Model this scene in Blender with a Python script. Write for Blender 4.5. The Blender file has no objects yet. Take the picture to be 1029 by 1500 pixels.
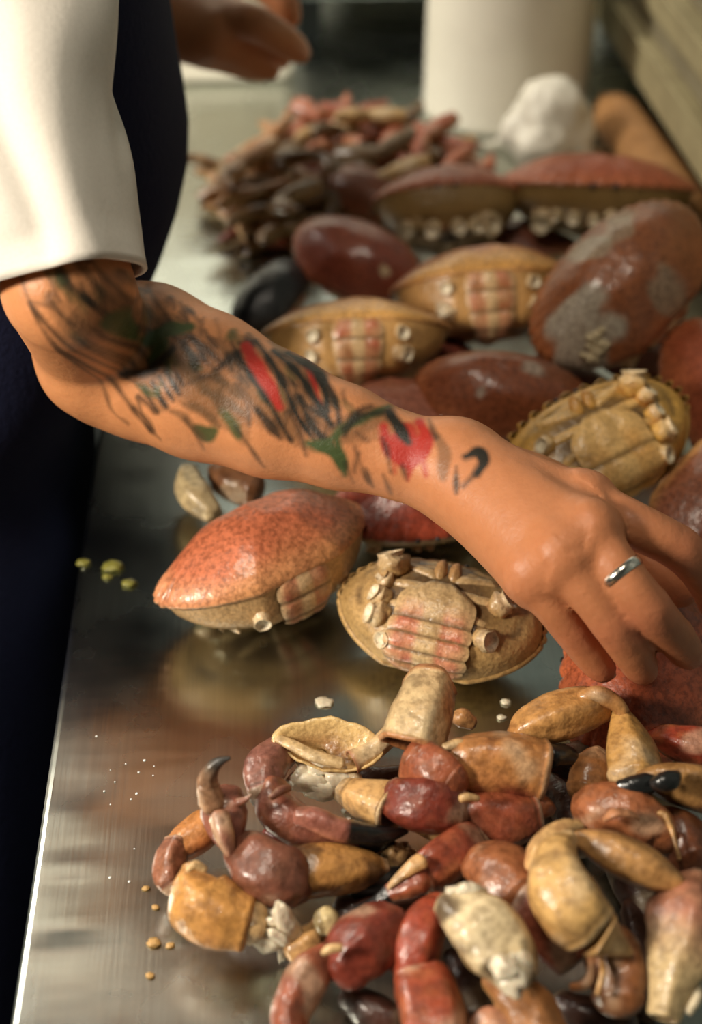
import bpy, math, random
import numpy as np
from mathutils import Vector, Matrix, noise

# ------------------------------------------------------------------ camera, world, lamps
SC = bpy.context.scene
COL = SC.collection
FPX, CAMH = 2083.0, 0.60                       # focal length in pixels of the 1029x1500 frame, height above the worktop
PITCH, YAW = math.radians(36.244), math.radians(3.5007)
cam_data = bpy.data.cameras.new('camera')
cam = bpy.data.objects.new('camera', cam_data)
COL.objects.link(cam)
cam.location = (0, 0, CAMH)
cam.rotation_euler = (math.pi / 2 - PITCH, 0, -YAW)
cam_data.sensor_fit = 'VERTICAL'
cam_data.sensor_height = 36.0
cam_data.sensor_width = 24.0
cam_data.lens = FPX / 1500 * 36
cam_data.clip_start = 0.02
cam_data.dof.use_dof = True
cam_data.dof.focus_distance = 0.79
cam_data.dof.aperture_fstop = 3.6
SC.camera = cam

world = bpy.data.worlds.new('world')
SC.world = world
world.use_nodes = True
bg = world.node_tree.nodes['Background']
bg.inputs['Color'].default_value = (0.55, 0.75, 0.80, 1)
bg.inputs['Strength'].default_value = 0.02


def area(name, loc, target, size, power, color, size_y=None):
    d = bpy.data.lights.new(name, 'AREA')
    d.energy = power
    d.color = color
    d.size = size
    if size_y:
        d.shape = 'RECTANGLE'
        d.size_y = size_y
    o = bpy.data.objects.new(name, d)
    COL.objects.link(o)
    o.location = loc
    o.rotation_euler = (Vector(target) - Vector(loc)).to_track_quat('-Z', 'Y').to_euler()
    return o


area('key_lamp', (-1.00, 0.16, 0.74), (0.10, 0.75, 0.05), 0.22, 22.0, (1.0, 0.90, 0.75), 0.3)
area('ceiling_lamp', (-0.34, 0.45, 1.85), (0.10, 0.9, 0.0), 0.35, 12.0, (1.0, 0.90, 0.74))
area('wall_fill', (0.05, 1.55, 0.98), (0.05, 2.15, 0.80), 0.5, 11.0, (1.0, 0.97, 0.90))  # unseen fill light, added to brighten the back wall mirrored in the steel
area('left_lamp', (-1.05, 1.42, 0.90), (0.1, 1.6, 0.0), 0.34, 18.0, (1.0, 0.94, 0.82))

SC.view_settings.view_transform = 'Standard'
SC.view_settings.look = 'None'
SC.view_settings.exposure = 0.0
SC.view_settings.gamma = 1.0
SC.view_settings.use_curve_mapping = False

# ------------------------------------------------------------------ helpers
_F = Vector((math.sin(YAW) * math.cos(PITCH), math.cos(YAW) * math.cos(PITCH), -math.sin(PITCH)))
_R = Vector((math.cos(YAW), -math.sin(YAW), 0))
_U = _R.cross(_F)
CAM = Vector((0, 0, CAMH))


def at(px, py, z):
    """the world point at height z above the worktop that the photograph shows at (px, py)"""
    d = _F * FPX + _R * (px - 514.5) - _U * (py - 750)
    return CAM + d * ((z - CAMH) / d.z)


def mpp(p):
    """metres per pixel at a world point"""
    return (Vector(p) - CAM).dot(_F) / FPX


def soft(c, k=0.05):
    """shell pigment, a little duller than the plain colour"""
    g = 0.35 * c[0] + 0.5 * c[1] + 0.15 * c[2]
    return tuple(v * (1 - k) + g * k for v in c)


def lin(c):
    return tuple(((v / 255) / 12.92) if v / 255 <= 0.04045 else ((v / 255 + 0.055) / 1.055) ** 2.4 for v in c[:3])


def mixc(a, b, t):
    t = min(1.0, max(0.0, t))
    return tuple(x + (y - x) * t for x, y in zip(a, b))


def sstep(a, b, x):
    t = min(1.0, max(0.0, (x - a) / (b - a)))
    return t * t * (3 - 2 * t)


def tag(o, label=None, cat=None, group=None, kind=None):
    if label:
        o['label'] = label
    if cat:
        o['category'] = cat
    if group:
        o['group'] = group
    if kind:
        o['kind'] = kind
    return o


def empty(name, loc, label=None, cat=None, group=None):
    o = bpy.data.objects.new(name, None)
    o.empty_display_size = 0.02
    COL.objects.link(o)
    o.location = loc
    return tag(o, label, cat, group)


def build(name, verts, faces, mat, parent=None, cols=None, smooth=True, world=True):
    """one mesh object; verts in world space when it has a parent placed in the world"""
    me = bpy.data.meshes.new(name)
    off = Vector((0, 0, 0))
    inv = None
    if parent is not None and world:
        inv = parent_matrix(parent).inverted()
        verts = [inv @ Vector(v) for v in verts]
    me.from_pydata([tuple(v) for v in verts], [], faces)
    me.update()
    if smooth:
        me.polygons.foreach_set('use_smooth', [True] * len(me.polygons))
    if cols is not None:
        a = me.color_attributes.new('Col', 'FLOAT_COLOR', 'POINT')
        flat = np.ones((len(verts), 4), dtype=np.float32)
        flat[:, :3] = np.array(cols, dtype=np.float32)[:, :3]
        a.data.foreach_set('color', flat.ravel())
    o = bpy.data.objects.new(name, me)
    if mat:
        me.materials.append(mat)
    COL.objects.link(o)
    if parent is not None:
        o.parent = parent
    return o


def parent_matrix(p):
    m = p.matrix_basis.copy()
    while p.parent is not None:
        p = p.parent
        m = p.matrix_basis @ m
    return m


class MB:
    """collects simple shapes for one mesh"""
    def __init__(s):
        s.v, s.f, s.c = [], [], []

    def add(s, v, f, c=None):
        n = len(s.v)
        s.v += [Vector(q) for q in v]
        s.f += [tuple(i + n for i in q) for q in f]
        if c is not None:
            s.c += list(c)
        return s

    def box(s, lo, hi, bev=0.0):
        x0, y0, z0 = lo
        x1, y1, z1 = hi
        b = min(bev, (x1 - x0) / 2.01, (y1 - y0) / 2.01, (z1 - z0) / 2.01)
        if b <= 0:
            v = [(x, y, z) for z in (z0, z1) for x, y in ((x0, y0), (x1, y0), (x1, y1), (x0, y1))]
            f = [(3, 2, 1, 0), (4, 5, 6, 7), (0, 1, 5, 4), (1, 2, 6, 5), (2, 3, 7, 6), (3, 0, 4, 7)]
            return s.add(v, f)
        v, f = [], []

        def ring(ins, z):
            a, c, d, e = x0 + ins, y0 + ins, x1 - ins, y1 - ins
            k = b - ins if ins < b else 0
            k = max(k, b * 0.3)
            return [(a + k, c, z), (d - k, c, z), (d, c + k, z), (d, e - k, z), (d - k, e, z), (a + k, e, z), (a, e - k, z), (a, c + k, z)]
        for ins, z in ((b, z0), (b * .3, z0 + b * .3), (0, z0 + b), (0, z1 - b), (b * .3, z1 - b * .3), (b, z1)):
            v += ring(ins, z)
        for r in range(5):
            for i in range(8):
                j = (i + 1) % 8
                f.append((r * 8 + i, r * 8 + j, r * 8 + 8 + j, r * 8 + 8 + i))
        f.append(tuple(range(7, -1, -1)))
        f.append(tuple(range(40, 48)))
        return s.add(v, f)

    def build(s, name, mat, parent=None, smooth=False, world=True):
        return build(name, s.v, s.f, mat, parent, s.c if s.c else None, smooth, world)


# ------------------------------------------------------------------ materials
def material(name, base=(0.5, 0.5, 0.5), rough=0.5, metal=0.0, attr=False, speck=0.0, speck_scale=300, bump=0.0, bump_scale=120,
             coat=0.0, sss=0.0, spec=0.5, speck_dark=0.45, rough_var=0.0):
    m = bpy.data.materials.new(name)
    m.use_nodes = True
    nt = m.node_tree
    N, L = nt.nodes, nt.links
    p = N['Principled BSDF']
    p.inputs['Roughness'].default_value = rough
    p.inputs['Metallic'].default_value = metal
    p.inputs['Specular IOR Level'].default_value = spec
    p.inputs['Coat Weight'].default_value = coat
    p.inputs['Coat Roughness'].default_value = 0.12
    if sss:
        p.inputs['Subsurface Weight'].default_value = sss
        p.inputs['Subsurface Radius'].default_value = (0.010, 0.004, 0.002)
        p.inputs['Subsurface Scale'].default_value = 0.6
    tc = N.new('ShaderNodeTexCoord')
    if attr:
        src = N.new('ShaderNodeAttribute')
        src.attribute_name = 'Col'
    else:
        src = N.new('ShaderNodeRGB')
        src.outputs[0].default_value = (*base, 1)
    out = src.outputs[0]
    if speck:
        n = N.new('ShaderNodeTexNoise')
        n.inputs['Scale'].default_value = speck_scale
        n.inputs['Detail'].default_value = 4
        n.inputs['Roughness'].default_value = 0.65
        L.new(tc.outputs['Object'], n.inputs['Vector'])
        r = N.new('ShaderNodeValToRGB')
        r.color_ramp.elements[0].position = 0.36
        r.color_ramp.elements[0].color = (speck_dark, speck_dark * .9, speck_dark * .82, 1)
        r.color_ramp.elements[1].position = 0.58
        r.color_ramp.elements[1].color = (1, 1, 1, 1)
        L.new(n.outputs['Fac'], r.inputs['Fac'])
        mx = N.new('ShaderNodeMix')
        mx.data_type = 'RGBA'
        mx.blend_type = 'MULTIPLY'
        mx.inputs[0].default_value = speck
        L.new(out, mx.inputs[6])
        L.new(r.outputs['Color'], mx.inputs[7])
        out = mx.outputs[2]
    L.new(out, p.inputs['Base Color'])
    if bump:
        n2 = N.new('ShaderNodeTexNoise')
        n2.inputs['Scale'].default_value = bump_scale
        n2.inputs['Detail'].default_value = 3
        L.new(tc.outputs['Object'], n2.inputs['Vector'])
        n3 = N.new('ShaderNodeTexNoise')
        n3.inputs['Scale'].default_value = bump_scale * .33
        n3.inputs['Detail'].default_value = 4
        L.new(tc.outputs['Object'], n3.inputs['Vector'])
        b3 = N.new('ShaderNodeBump')
        b3.inputs['Strength'].default_value = min(1, bump * 1.2)
        b3.inputs['Distance'].default_value = 0.003
        L.new(n3.outputs['Fac'], b3.inputs['Height'])
        b = N.new('ShaderNodeBump')
        b.inputs['Strength'].default_value = bump
        b.inputs['Distance'].default_value = 0.002
        L.new(n2.outputs['Fac'], b.inputs['Height'])
        L.new(b3.outputs['Normal'], b.inputs['Normal'])
        L.new(b.outputs['Normal'], p.inputs['Normal'])
        L.new(b.outputs['Normal'], p.inputs['Coat Normal'])
        if rough_var:
            mr = N.new('ShaderNodeMapRange')
            mr.inputs['To Min'].default_value = max(0.05, rough - rough_var)
            mr.inputs['To Max'].default_value = rough + rough_var
            L.new(n2.outputs['Fac'], mr.inputs['Value'])
            L.new(mr.outputs['Result'], p.inputs['Roughness'])
    return m


def steel_material():
    m = bpy.data.materials.new('brushed_steel')
    m.use_nodes = True
    nt = m.node_tree
    N, L = nt.nodes, nt.links
    p = N['Principled BSDF']
    p.inputs['Metallic'].default_value = 1.0
    p.inputs['Anisotropic'].default_value = 0.5
    tg = N.new('ShaderNodeCombineXYZ')                 # brushed along the counter, so light spreads across it
    tg.inputs[0].default_value = 1.0
    L.new(tg.outputs[0], p.inputs['Tangent'])
    tc = N.new('ShaderNodeTexCoord')
    mp = N.new('ShaderNodeMapping')
    mp.inputs['Scale'].default_value = (420, 9, 60)
    L.new(tc.outputs['Object'], mp.inputs['Vector'])
    n = N.new('ShaderNodeTexNoise')
    n.inputs['Scale'].default_value = 1.0
    n.inputs['Detail'].default_value = 5
    L.new(mp.outputs['Vector'], n.inputs['Vector'])
    blot = N.new('ShaderNodeTexNoise')                # smeared wet film
    blot.inputs['Scale'].default_value = 14
    blot.inputs['Detail'].default_value = 5
    L.new(tc.outputs['Object'], blot.inputs['Vector'])
    mr = N.new('ShaderNodeMapRange')
    mr.inputs['From Min'].default_value = 0.3
    mr.inputs['From Max'].default_value = 0.7
    mr.inputs['To Min'].default_value = 0.19
    mr.inputs['To Max'].default_value = 0.33
    L.new(blot.outputs['Fac'], mr.inputs['Value'])
    L.new(mr.outputs['Result'], p.inputs['Roughness'])
    r = N.new('ShaderNodeValToRGB')
    r.color_ramp.elements[0].color = (0.43, 0.46, 0.43, 1)
    r.color_ramp.elements[1].color = (0.60, 0.63, 0.58, 1)
    L.new(n.outputs['Fac'], r.inputs['Fac'])
    L.new(r.outputs['Color'], p.inputs['Base Color'])
    # dents along the front edge: wide slow waves
    mp2 = N.new('ShaderNodeMapping')
    mp2.inputs['Scale'].default_value = (9, 34, 1)
    L.new(tc.outputs['Object'], mp2.inputs['Vector'])
    n3 = N.new('ShaderNodeTexNoise')
    n3.inputs['Scale'].default_value = 1.0
    n3.inputs['Detail'].default_value = 2
    L.new(mp2.outputs['Vector'], n3.inputs['Vector'])
    b0 = N.new('ShaderNodeBump')
    b0.inputs['Strength'].default_value = 0.05
    b0.inputs['Distance'].default_value = 0.01
    L.new(n3.outputs['Fac'], b0.inputs['Height'])
    b = N.new('ShaderNodeBump')
    b.inputs['Strength'].default_value = 0.10
    b.inputs['Distance'].default_value = 0.0006
    L.new(n.outputs['Fac'], b.inputs['Height'])
    L.new(b0.outputs['Normal'], b.inputs['Normal'])
    L.new(b.outputs['Normal'], p.inputs['Normal'])
    return m


M = {}
M['steel'] = steel_material()
M['dark_steel'] = material('dark_steel', (0.16, 0.17, 0.15), 0.4, 0.9, bump=0.1, bump_scale=60)
M['floor'] = material('quarry_tile', (0.02, 0.018, 0.018), 0.5, speck=0.5, speck_scale=30)
M['grout'] = material('grout', (0.03, 0.03, 0.03), 0.8, speck=0.4, speck_scale=80)
M['wall'] = material('wall_tile', (0.12, 0.14, 0.135), 0.35, speck=0.4, speck_scale=8)
M['shell'] = material('crab_shell', attr=True, rough=0.42, speck=0.8, speck_scale=300, bump=0.26, bump_scale=240, coat=0.35, rough_var=0.16, speck_dark=0.38)
M['shell_smooth'] = material('claw_shell', attr=True, rough=0.40, speck=0.75, speck_scale=170, bump=0.30, bump_scale=260, coat=0.30, rough_var=0.16, speck_dark=0.42)
M['belly'] = material('belly_shell', attr=True, rough=0.38, speck=0.55, speck_scale=420, bump=0.3, bump_scale=330, coat=0.25, rough_var=0.1, speck_dark=0.42)
M['flesh'] = material('crab_flesh', lin((228, 214, 188)), 0.3, speck=0.3, speck_scale=200, bump=0.4, bump_scale=200, coat=0.4, sss=0.2)
M['black_tip'] = material('black_claw_tip', (0.012, 0.013, 0.013), 0.28, bump=0.2, bump_scale=300, coat=0.3)
M['barnacle'] = material('barnacle', lin((214, 196, 160)), 0.7, speck=0.5, speck_scale=500, bump=0.4, bump_scale=500)
M['skin'] = material('skin', attr=True, rough=0.46, speck=0.18, speck_scale=160, bump=0.12, bump_scale=420, sss=0.12, spec=0.4, speck_dark=0.7)
M['nail'] = material('fingernail', lin((226, 176, 148)), 0.25, coat=0.3)
M['bounce_panel'] = material('pale_bounce_panel', (0.62, 0.62, 0.54), 0.35, speck=0.3, speck_scale=8)
M['white_cloth'] = material('white_cotton', lin((236, 228, 216)), 0.85, speck=0.1, speck_scale=600, bump=0.06, bump_scale=900, spec=0.2)
M['navy'] = material('navy_cotton', lin((24, 28, 52)), 0.9, speck=0.3, speck_scale=500, bump=0.25, bump_scale=600, spec=0.15)
M['black_cloth'] = material('black_cotton', lin((15, 24, 30)), 0.9, speck=0.3, speck_scale=500, bump=0.2, bump_scale=600, spec=0.15)
M['silver'] = material('silver', (0.85, 0.82, 0.74), 0.22, 1.0)
M['white_plastic'] = material('white_plastic', lin((228, 221, 204)), 0.45, speck=0.08, speck_scale=20)
M['cream_plastic'] = material('cream_plastic', lin((190, 182, 160)), 0.5, speck=0.15, speck_scale=20)
M['wood'] = material('turned_wood', lin((164, 118, 72)), 0.5, speck=0.4, speck_scale=40)
M['card'] = material('pale_card', lin((156, 144, 108)), 0.75, speck=0.35, speck_scale=26)
M['card_dark'] = material('greyed_card', lin((134, 124, 98)), 0.75, speck=0.35, speck_scale=26)
M['dark_plastic'] = material('dark_plastic', lin((26, 34, 32)), 0.5, speck=0.2, speck_scale=60)
M['red_print'] = material('red_print', lin((150, 60, 40)), 0.6)
M['hair'] = material('hair', (0.02, 0.014, 0.01), 0.5, bump=0.5, bump_scale=200)
M['leg_shell'] = material('leg_shell', attr=True, rough=0.36, speck=0.45, speck_scale=260, bump=0.2, bump_scale=200, coat=0.25, speck_dark=0.5)
M['herb'] = material('wet_scrap', lin((150, 146, 70)), 0.3, speck=0.5, speck_scale=300, bump=0.5, bump_scale=300, coat=0.3)


def film_material():
    m = bpy.data.materials.new('clear_film')
    m.use_nodes = True
    nt = m.node_tree
    p = nt.nodes['Principled BSDF']
    p.inputs['Base Color'].default_value = (0.8, 0.8, 0.74, 1)
    p.inputs['Roughness'].default_value = 0.25
    p.inputs['Alpha'].default_value = 0.35
    n = nt.nodes.new('ShaderNodeTexNoise')
    n.inputs['Scale'].default_value = 30
    b = nt.nodes.new('ShaderNodeBump')
    b.inputs['Strength'].default_value = 0.8
    b.inputs['Distance'].default_value = 0.01
    nt.links.new(n.outputs['Fac'], b.inputs['Height'])
    nt.links.new(b.outputs['Normal'], p.inputs['Normal'])
    return m


M['film'] = film_material()
M['belly_scrap'] = material('shell_crumb', lin((190, 150, 90)), 0.5, speck=0.4, speck_scale=400)
M['drop'] = material('water', (0.8, 0.8, 0.78), 0.05, spec=0.8, coat=0.5)

# ------------------------------------------------------------------ shape makers


def catmull(pts, n):
    """pts: list of equal-length tuples -> n samples of a Catmull-Rom curve, parameterised by chord length of the first 3"""
    P = [np.array(p, dtype=float) for p in pts]
    if len(P) == 1:
        return [P[0]] * n
    d = [0.0]
    for a, b in zip(P, P[1:]):
        d.append(d[-1] + max(1e-6, float(np.linalg.norm(b[:3] - a[:3]))))
    ext = [2 * P[0] - P[1]] + P + [2 * P[-1] - P[-2]]
    out = []
    for k in range(n):
        s = d[-1] * k / (n - 1)
        i = 0
        while i < len(P) - 2 and s > d[i + 1]:
            i += 1
        t = (s - d[i]) / (d[i + 1] - d[i])
        a, b, c, e = ext[i], ext[i + 1], ext[i + 2], ext[i + 3]
        out.append(0.5 * ((2 * b) + (-a + c) * t + (2 * a - 5 * b + 4 * c - e) * t * t + (-a + 3 * b - 3 * c + e) * t ** 3))
    return out


def sweep(world_pts, n=18, m=18, flat=1.0, up=(0, 0, 1), c0='round', c1='round', colf=None, lump=0.05, lump_scale=60, seed=0,
          lips=(0, 0), twist=0.0, ridge=0.0, capk=0.42, facet=0.0, poly=0.0):
    pr_ = random.Random(seed * 13 + 5)
    pa_ = [2 * math.pi * (k + pr_.uniform(-.22, .22)) / 5 + seed for k in range(5)]
    """tapered tube through world points (x, y, z, r); c0/c1: round, cut (open with flesh inside), point"""
    S = catmull(world_pts, n)
    pos = [Vector(s[:3]) for s in S]
    rad = [max(1e-4, s[3]) for s in S]
    v, f, c = [], [], []
    rings = []
    upv = Vector(up)
    total = sum((b - a).length for a, b in zip(pos, pos[1:]))
    lens = [0.0]
    for a, b in zip(pos, pos[1:]):
        lens.append(lens[-1] + (b - a).length)

    def frame(i):
        a, b = pos[max(0, i - 1)], pos[min(n - 1, i + 1)]
        t = (b - a).normalized()
        u = upv - t * upv.dot(t)
        if u.length < 0.05:
            u = _U - t * _U.dot(t)
        u.normalize()
        s = t.cross(u)
        return t, s, u

    def ring(p, s, u, r, tt, kind='shell'):
        ids = []
        for k in range(m):
            a = 2 * math.pi * k / m + twist * tt
            ca, sa = math.cos(a), math.sin(a)
            rr = r
            if ridge:
                rr *= 1 + ridge * max(0, math.cos(2 * (a - 0.6))) ** 6
            if poly:
                sp = sum(max(0.0, math.cos(a - k_)) ** 11 for k_ in pa_) ** (-1 / 11)
                rr *= (1 - poly) + poly * min(1.22, sp) * .95
            if facet:
                rr *= 1 + facet * (math.cos(3 * a + seed) + .6 * math.cos(5 * a + 2.1 * seed + 2 * tt))
            q = p + s * (ca * rr) + u * (sa * rr * flat)
            if lump and kind == 'shell':
                nv = noise.noise(Vector((q.x * lump_scale + seed * 3.1, q.y * lump_scale, q.z * lump_scale + seed)))
                nv += .45 * noise.noise(Vector((q.x * lump_scale * 2.7, q.y * lump_scale * 2.7 + seed, q.z * lump_scale * 2.7)))
                q = q + (q - p) * (nv * lump)
            ids.append(len(v))
            v.append(q)
            if colf:
                c.append(colf(tt, sa, ca, q, kind))
        rings.append(ids)

    def capr(i, direction, kind, first):
        t, s, u = frame(i)
        r = rad[i]
        seq = []
        if kind == 'round':
            for a in (80, 62, 42, 22):
                seq.append((pos[i] + t * direction * r * 0.62 * math.sin(math.radians(a)) * 1.0, r * math.cos(math.radians(a)), 'shell'))
            seq = [(p, r2, k) for p, r2, k in seq]
        elif kind == 'cut':
            seq = [(pos[i] - t * direction * r * 0.45, r * 0.30, 'flesh'), (pos[i] - t * direction * r * 0.36, r * 0.66, 'flesh'),
                   (pos[i] - t * direction * r * 0.12, r * 0.82, 'flesh'), (pos[i] + t * direction * r * 0.02, r * 0.90, 'shell'),
                   (pos[i] + t * direction * r * 0.05, r * 0.97, 'shell')]
        elif kind == 'flat':
            seq = [(pos[i] + t * direction * r * .10, r * 0.30, 'shell'), (pos[i] + t * direction * r * .09, r * 0.72, 'shell'), (pos[i] + t * direction * r * .05, r * 0.93, 'shell')]
        elif kind == 'point':
            seq = [(pos[i] + t * direction * r * 0.5, r * 0.45, 'shell')]
        if not first:
            seq = seq[::-1]
        return [(p, s, u, r2, k) for p, r2, k in seq]
    for p, s, u, r2, k in capr(0, -1, c0, True):
        ring(p, s, u, r2, 0.0, k)
    for i in range(n):
        t, s, u = frame(i)
        tt = lens[i] / total
        r = rad[i]
        if lips[0]:
            r *= 1 + lips[0] * math.exp(-((tt - 0.03) / 0.035) ** 2)
        if lips[1]:
            r *= 1 + lips[1] * math.exp(-((tt - 0.97) / 0.035) ** 2)
        ring(pos[i], s, u, r, tt)
    for p, s, u, r2, k in capr(n - 1, 1, c1, False):
        ring(p, s, u, r2, 1.0, k)
    for a, b in zip(rings, rings[1:]):
        for k in range(m):
            j = (k + 1) % m
            f.append((a[k], a[j], b[j], b[k]))
    f.append(tuple(rings[0][::-1]))
    f.append(tuple(rings[-1]))
    return v, f, c


def blob(center, r, colf=None, rough=0.25, scale=1.5, seed=0, sub=(14, 10), squash=(1, 1, 1)):
    v, f, c = [], [], []
    nu, nv = sub
    for j in range(nv + 1):
        ph = math.pi * j / nv
        for i in range(nu):
            a = 2 * math.pi * i / nu
            d = Vector((math.sin(ph) * math.cos(a), math.sin(ph) * math.sin(a), math.cos(ph)))
            k = 1 + rough * noise.noise(d * scale + Vector((seed * 7.3, seed, 0)))
            q = Vector(center) + Vector((d.x * squash[0], d.y * squash[1], d.z * squash[2])) * (r * k)
            v.append(q)
            if colf:
                c.append(colf(d, q))
    for j in range(nv):
        for i in range(nu):
            k = (i + 1) % nu
            f.append((j * nu + i, (j + 1) * nu + i, (j + 1) * nu + k, j * nu + k))
    return v, f, c


def noise3(q, s, seed=0):
    return noise.noise(Vector((q[0] * s + seed * 5.17, q[1] * s - seed * 2.3, q[2] * s + seed)))


# ---- smooth implicit surfaces (for the skin)
def surface_nets(D, org, h):
    nx, ny, nz = D.shape
    neg = D < 0
    a = neg[:-1, :-1, :-1]
    cnt = np.zeros(a.shape, dtype=np.int8)
    for dx in (0, 1):
        for dy in (0, 1):
            for dz in (0, 1):
                cnt += neg[dx:nx - 1 + dx, dy:ny - 1 + dy, dz:nz - 1 + dz]
    act = (cnt > 0) & (cnt < 8)
    I = np.argwhere(act)
    idx = -np.ones(a.shape, dtype=np.int64)
    idx[act] = np.arange(len(I))
    corners = [(0, 0, 0), (1, 0, 0), (0, 1, 0), (1, 1, 0), (0, 0, 1), (1, 0, 1), (0, 1, 1), (1, 1, 1)]
    val = [D[I[:, 0] + c[0], I[:, 1] + c[1], I[:, 2] + c[2]] for c in corners]
    acc = np.zeros((len(I), 3))
    num = np.zeros(len(I))
    for p in range(8):
        for q in range(p + 1, 8):
            if sum(abs(x - y) for x, y in zip(corners[p], corners[q])) != 1:
                continue
            va, vb = val[p], val[q]
            cr = (va < 0) != (vb < 0)
            t = np.where(cr, va / np.where(cr, va - vb, 1), 0)
            pa, pb = np.array(corners[p], float), np.array(corners[q], float)
            acc += np.where(cr[:, None], pa + (pb - pa) * t[:, None], 0)
            num += cr
    V = (I + acc / num[:, None]) * h + org
    F = []
    for ax in range(3):
        sl0 = [slice(None)] * 3
        sl1 = [slice(None)] * 3
        sl0[ax] = slice(0, -1)
        sl1[ax] = slice(1, None)
        n0, n1 = neg[tuple(sl0)], neg[tuple(sl1)]
        E = np.argwhere(n0 != n1)
        o1, o2 = [(1, 2), (2, 0), (0, 1)][ax]
        ok = (E[:, o1] > 0) & (E[:, o2] > 0) & (E[:, o1] < D.shape[o1] - 1) & (E[:, o2] < D.shape[o2] - 1)
        E = E[ok]
        flip = n0[E[:, 0], E[:, 1], E[:, 2]]
        qs = []
        for d1, d2 in ((-1, -1), (0, -1), (0, 0), (-1, 0)):
            e = E.copy()
            e[:, o1] += d1
            e[:, o2] += d2
            qs.append(idx[e[:, 0], e[:, 1], e[:, 2]])
        Q = np.stack(qs, 1)
        Q[~flip] = Q[~flip][:, ::-1]
        F.append(Q)
    return V, np.concatenate(F)


class Field:
    def __init__(s, lo, hi, h):
        s.h = h
        s.lo = np.array(lo, float)
        n = np.ceil((np.array(hi) - s.lo) / h).astype(int) + 1
        s.n = n
        s.D = np.full(tuple(n), 0.05, dtype=np.float32)

    def window(s, lo, hi):
        a = np.maximum(0, np.floor((np.array(lo) - s.lo) / s.h).astype(int))
        b = np.minimum(s.n, np.ceil((np.array(hi) - s.lo) / s.h).astype(int) + 1)
        return tuple(slice(x, y) for x, y in zip(a, b))

    def coords(s, w):
        g = [s.lo[i] + s.h * np.arange(w[i].start, w[i].stop, dtype=np.float32) for i in range(3)]
        return np.meshgrid(*g, indexing='ij', sparse=True)

    def cone(s, a, b, ra, rb, k=0.0, D=None, pad=0.02):
        """smooth union with a capsule whose radius goes from ra to rb"""
        D = s.D if D is None else D
        a, b = np.array(a, float), np.array(b, float)
        r = max(ra, rb) + pad + k
        w = s.window(np.minimum(a, b) - r, np.maximum(a, b) + r)
        X, Y, Z = s.coords(w)
        ab = b - a
        L2 = max(1e-9, float(ab @ ab))
        t = np.clip(((X - a[0]) * ab[0] + (Y - a[1]) * ab[1] + (Z - a[2]) * ab[2]) / L2, 0, 1)
        d = np.sqrt((X - a[0] - t * ab[0]) ** 2 + (Y - a[1] - t * ab[1]) ** 2 + (Z - a[2] - t * ab[2]) ** 2) - (ra + (rb - ra) * t)
        o = D[w]
        if k > 0:
            hh = np.clip(0.5 + 0.5 * (o - d) / k, 0, 1)
            D[w] = o * (1 - hh) + d * hh - k * hh * (1 - hh)
        else:
            D[w] = np.minimum(o, d)
        return D

    def mesh(s):
        return surface_nets(s.D, s.lo, s.h)


# ------------------------------------------------------------------ the setting
ZF = -0.90


def slab(name, lo, hi, mat, label=None):
    o = MB().box(lo, hi).build(name, mat)
    o['kind'] = 'structure'
    return o


slab('floor', (-2.6, -1.6, ZF - 0.06), (1.6, 2.25, ZF), M['floor'])
slab('ceiling', (-2.6, -1.6, 1.95), (1.6, 2.25, 2.01), M['wall'])
slab('wall_back', (-2.6, 2.15, ZF), (1.6, 2.25, 1.95), M['wall'])
slab('added_trim_1', (-2.6, 2.135, 0.0), (0.66, 2.1495, 0.86), M['bounce_panel'])  # pale panel added out of view for its bright reflection in the steel
slab('wall_right', (0.66, -1.6, ZF), (0.74, 2.15, 1.95), M['wall'])
slab('wall_left', (-2.7, -1.6, ZF), (-2.6, 2.15, 1.95), M['wall'])
slab('wall_front', (-2.6, -1.7, ZF), (1.6, -1.6, 1.95), M['wall'])

# ---- steel counter
EDGE = -0.1385
counter = empty('steel_counter', (0.25, 1.1, ZF), 'long brushed steel counter with scratched dented edge under the crabs', 'counter')
rnd = random.Random(4)
v, f = [], []
xs = [EDGE + 0.004 + 0.0045 * i for i in range(30)] + [EDGE + 0.15, 0.1, 0.3, 0.62]
ys = [0.02] + [0.20 + 0.006 * i for i in range(140)] + [1.3, 1.7, 2.12]
dents = [(EDGE + 0.018, 0.565, 0.022, 0.010, -0.0007), (EDGE + 0.022, 0.543, 0.020, 0.006, 0.0006), (EDGE + 0.020, 0.520, 0.020, 0.005, -0.0007),
         (EDGE + 0.024, 0.507, 0.018, 0.004, 0.0006), (EDGE + 0.018, 0.497, 0.018, 0.005, -0.0006), (EDGE + 0.024, 0.470, 0.022, 0.007, 0.0007),
         (EDGE + 0.02, 0.452, 0.024, 0.008, -0.0006), (EDGE + 0.03, 0.62, 0.03, 0.02, 0.0005)]
for y in ys:
    for x in xs:
        z = 0.0
        for dx, dy, sx, sy, h in dents:
            z += h * math.exp(-((x - dx) / sx) ** 2 - ((y - dy) / sy) ** 2)
        v.append((x, y, z))
nx = len(xs)
for j in range(len(ys) - 1):
    for i in range(nx - 1):
        f.append((j * nx + i, j * nx + i + 1, (j + 1) * nx + i + 1, (j + 1) * nx + i))
build('worktop', v, f, M['steel'], counter)
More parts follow.
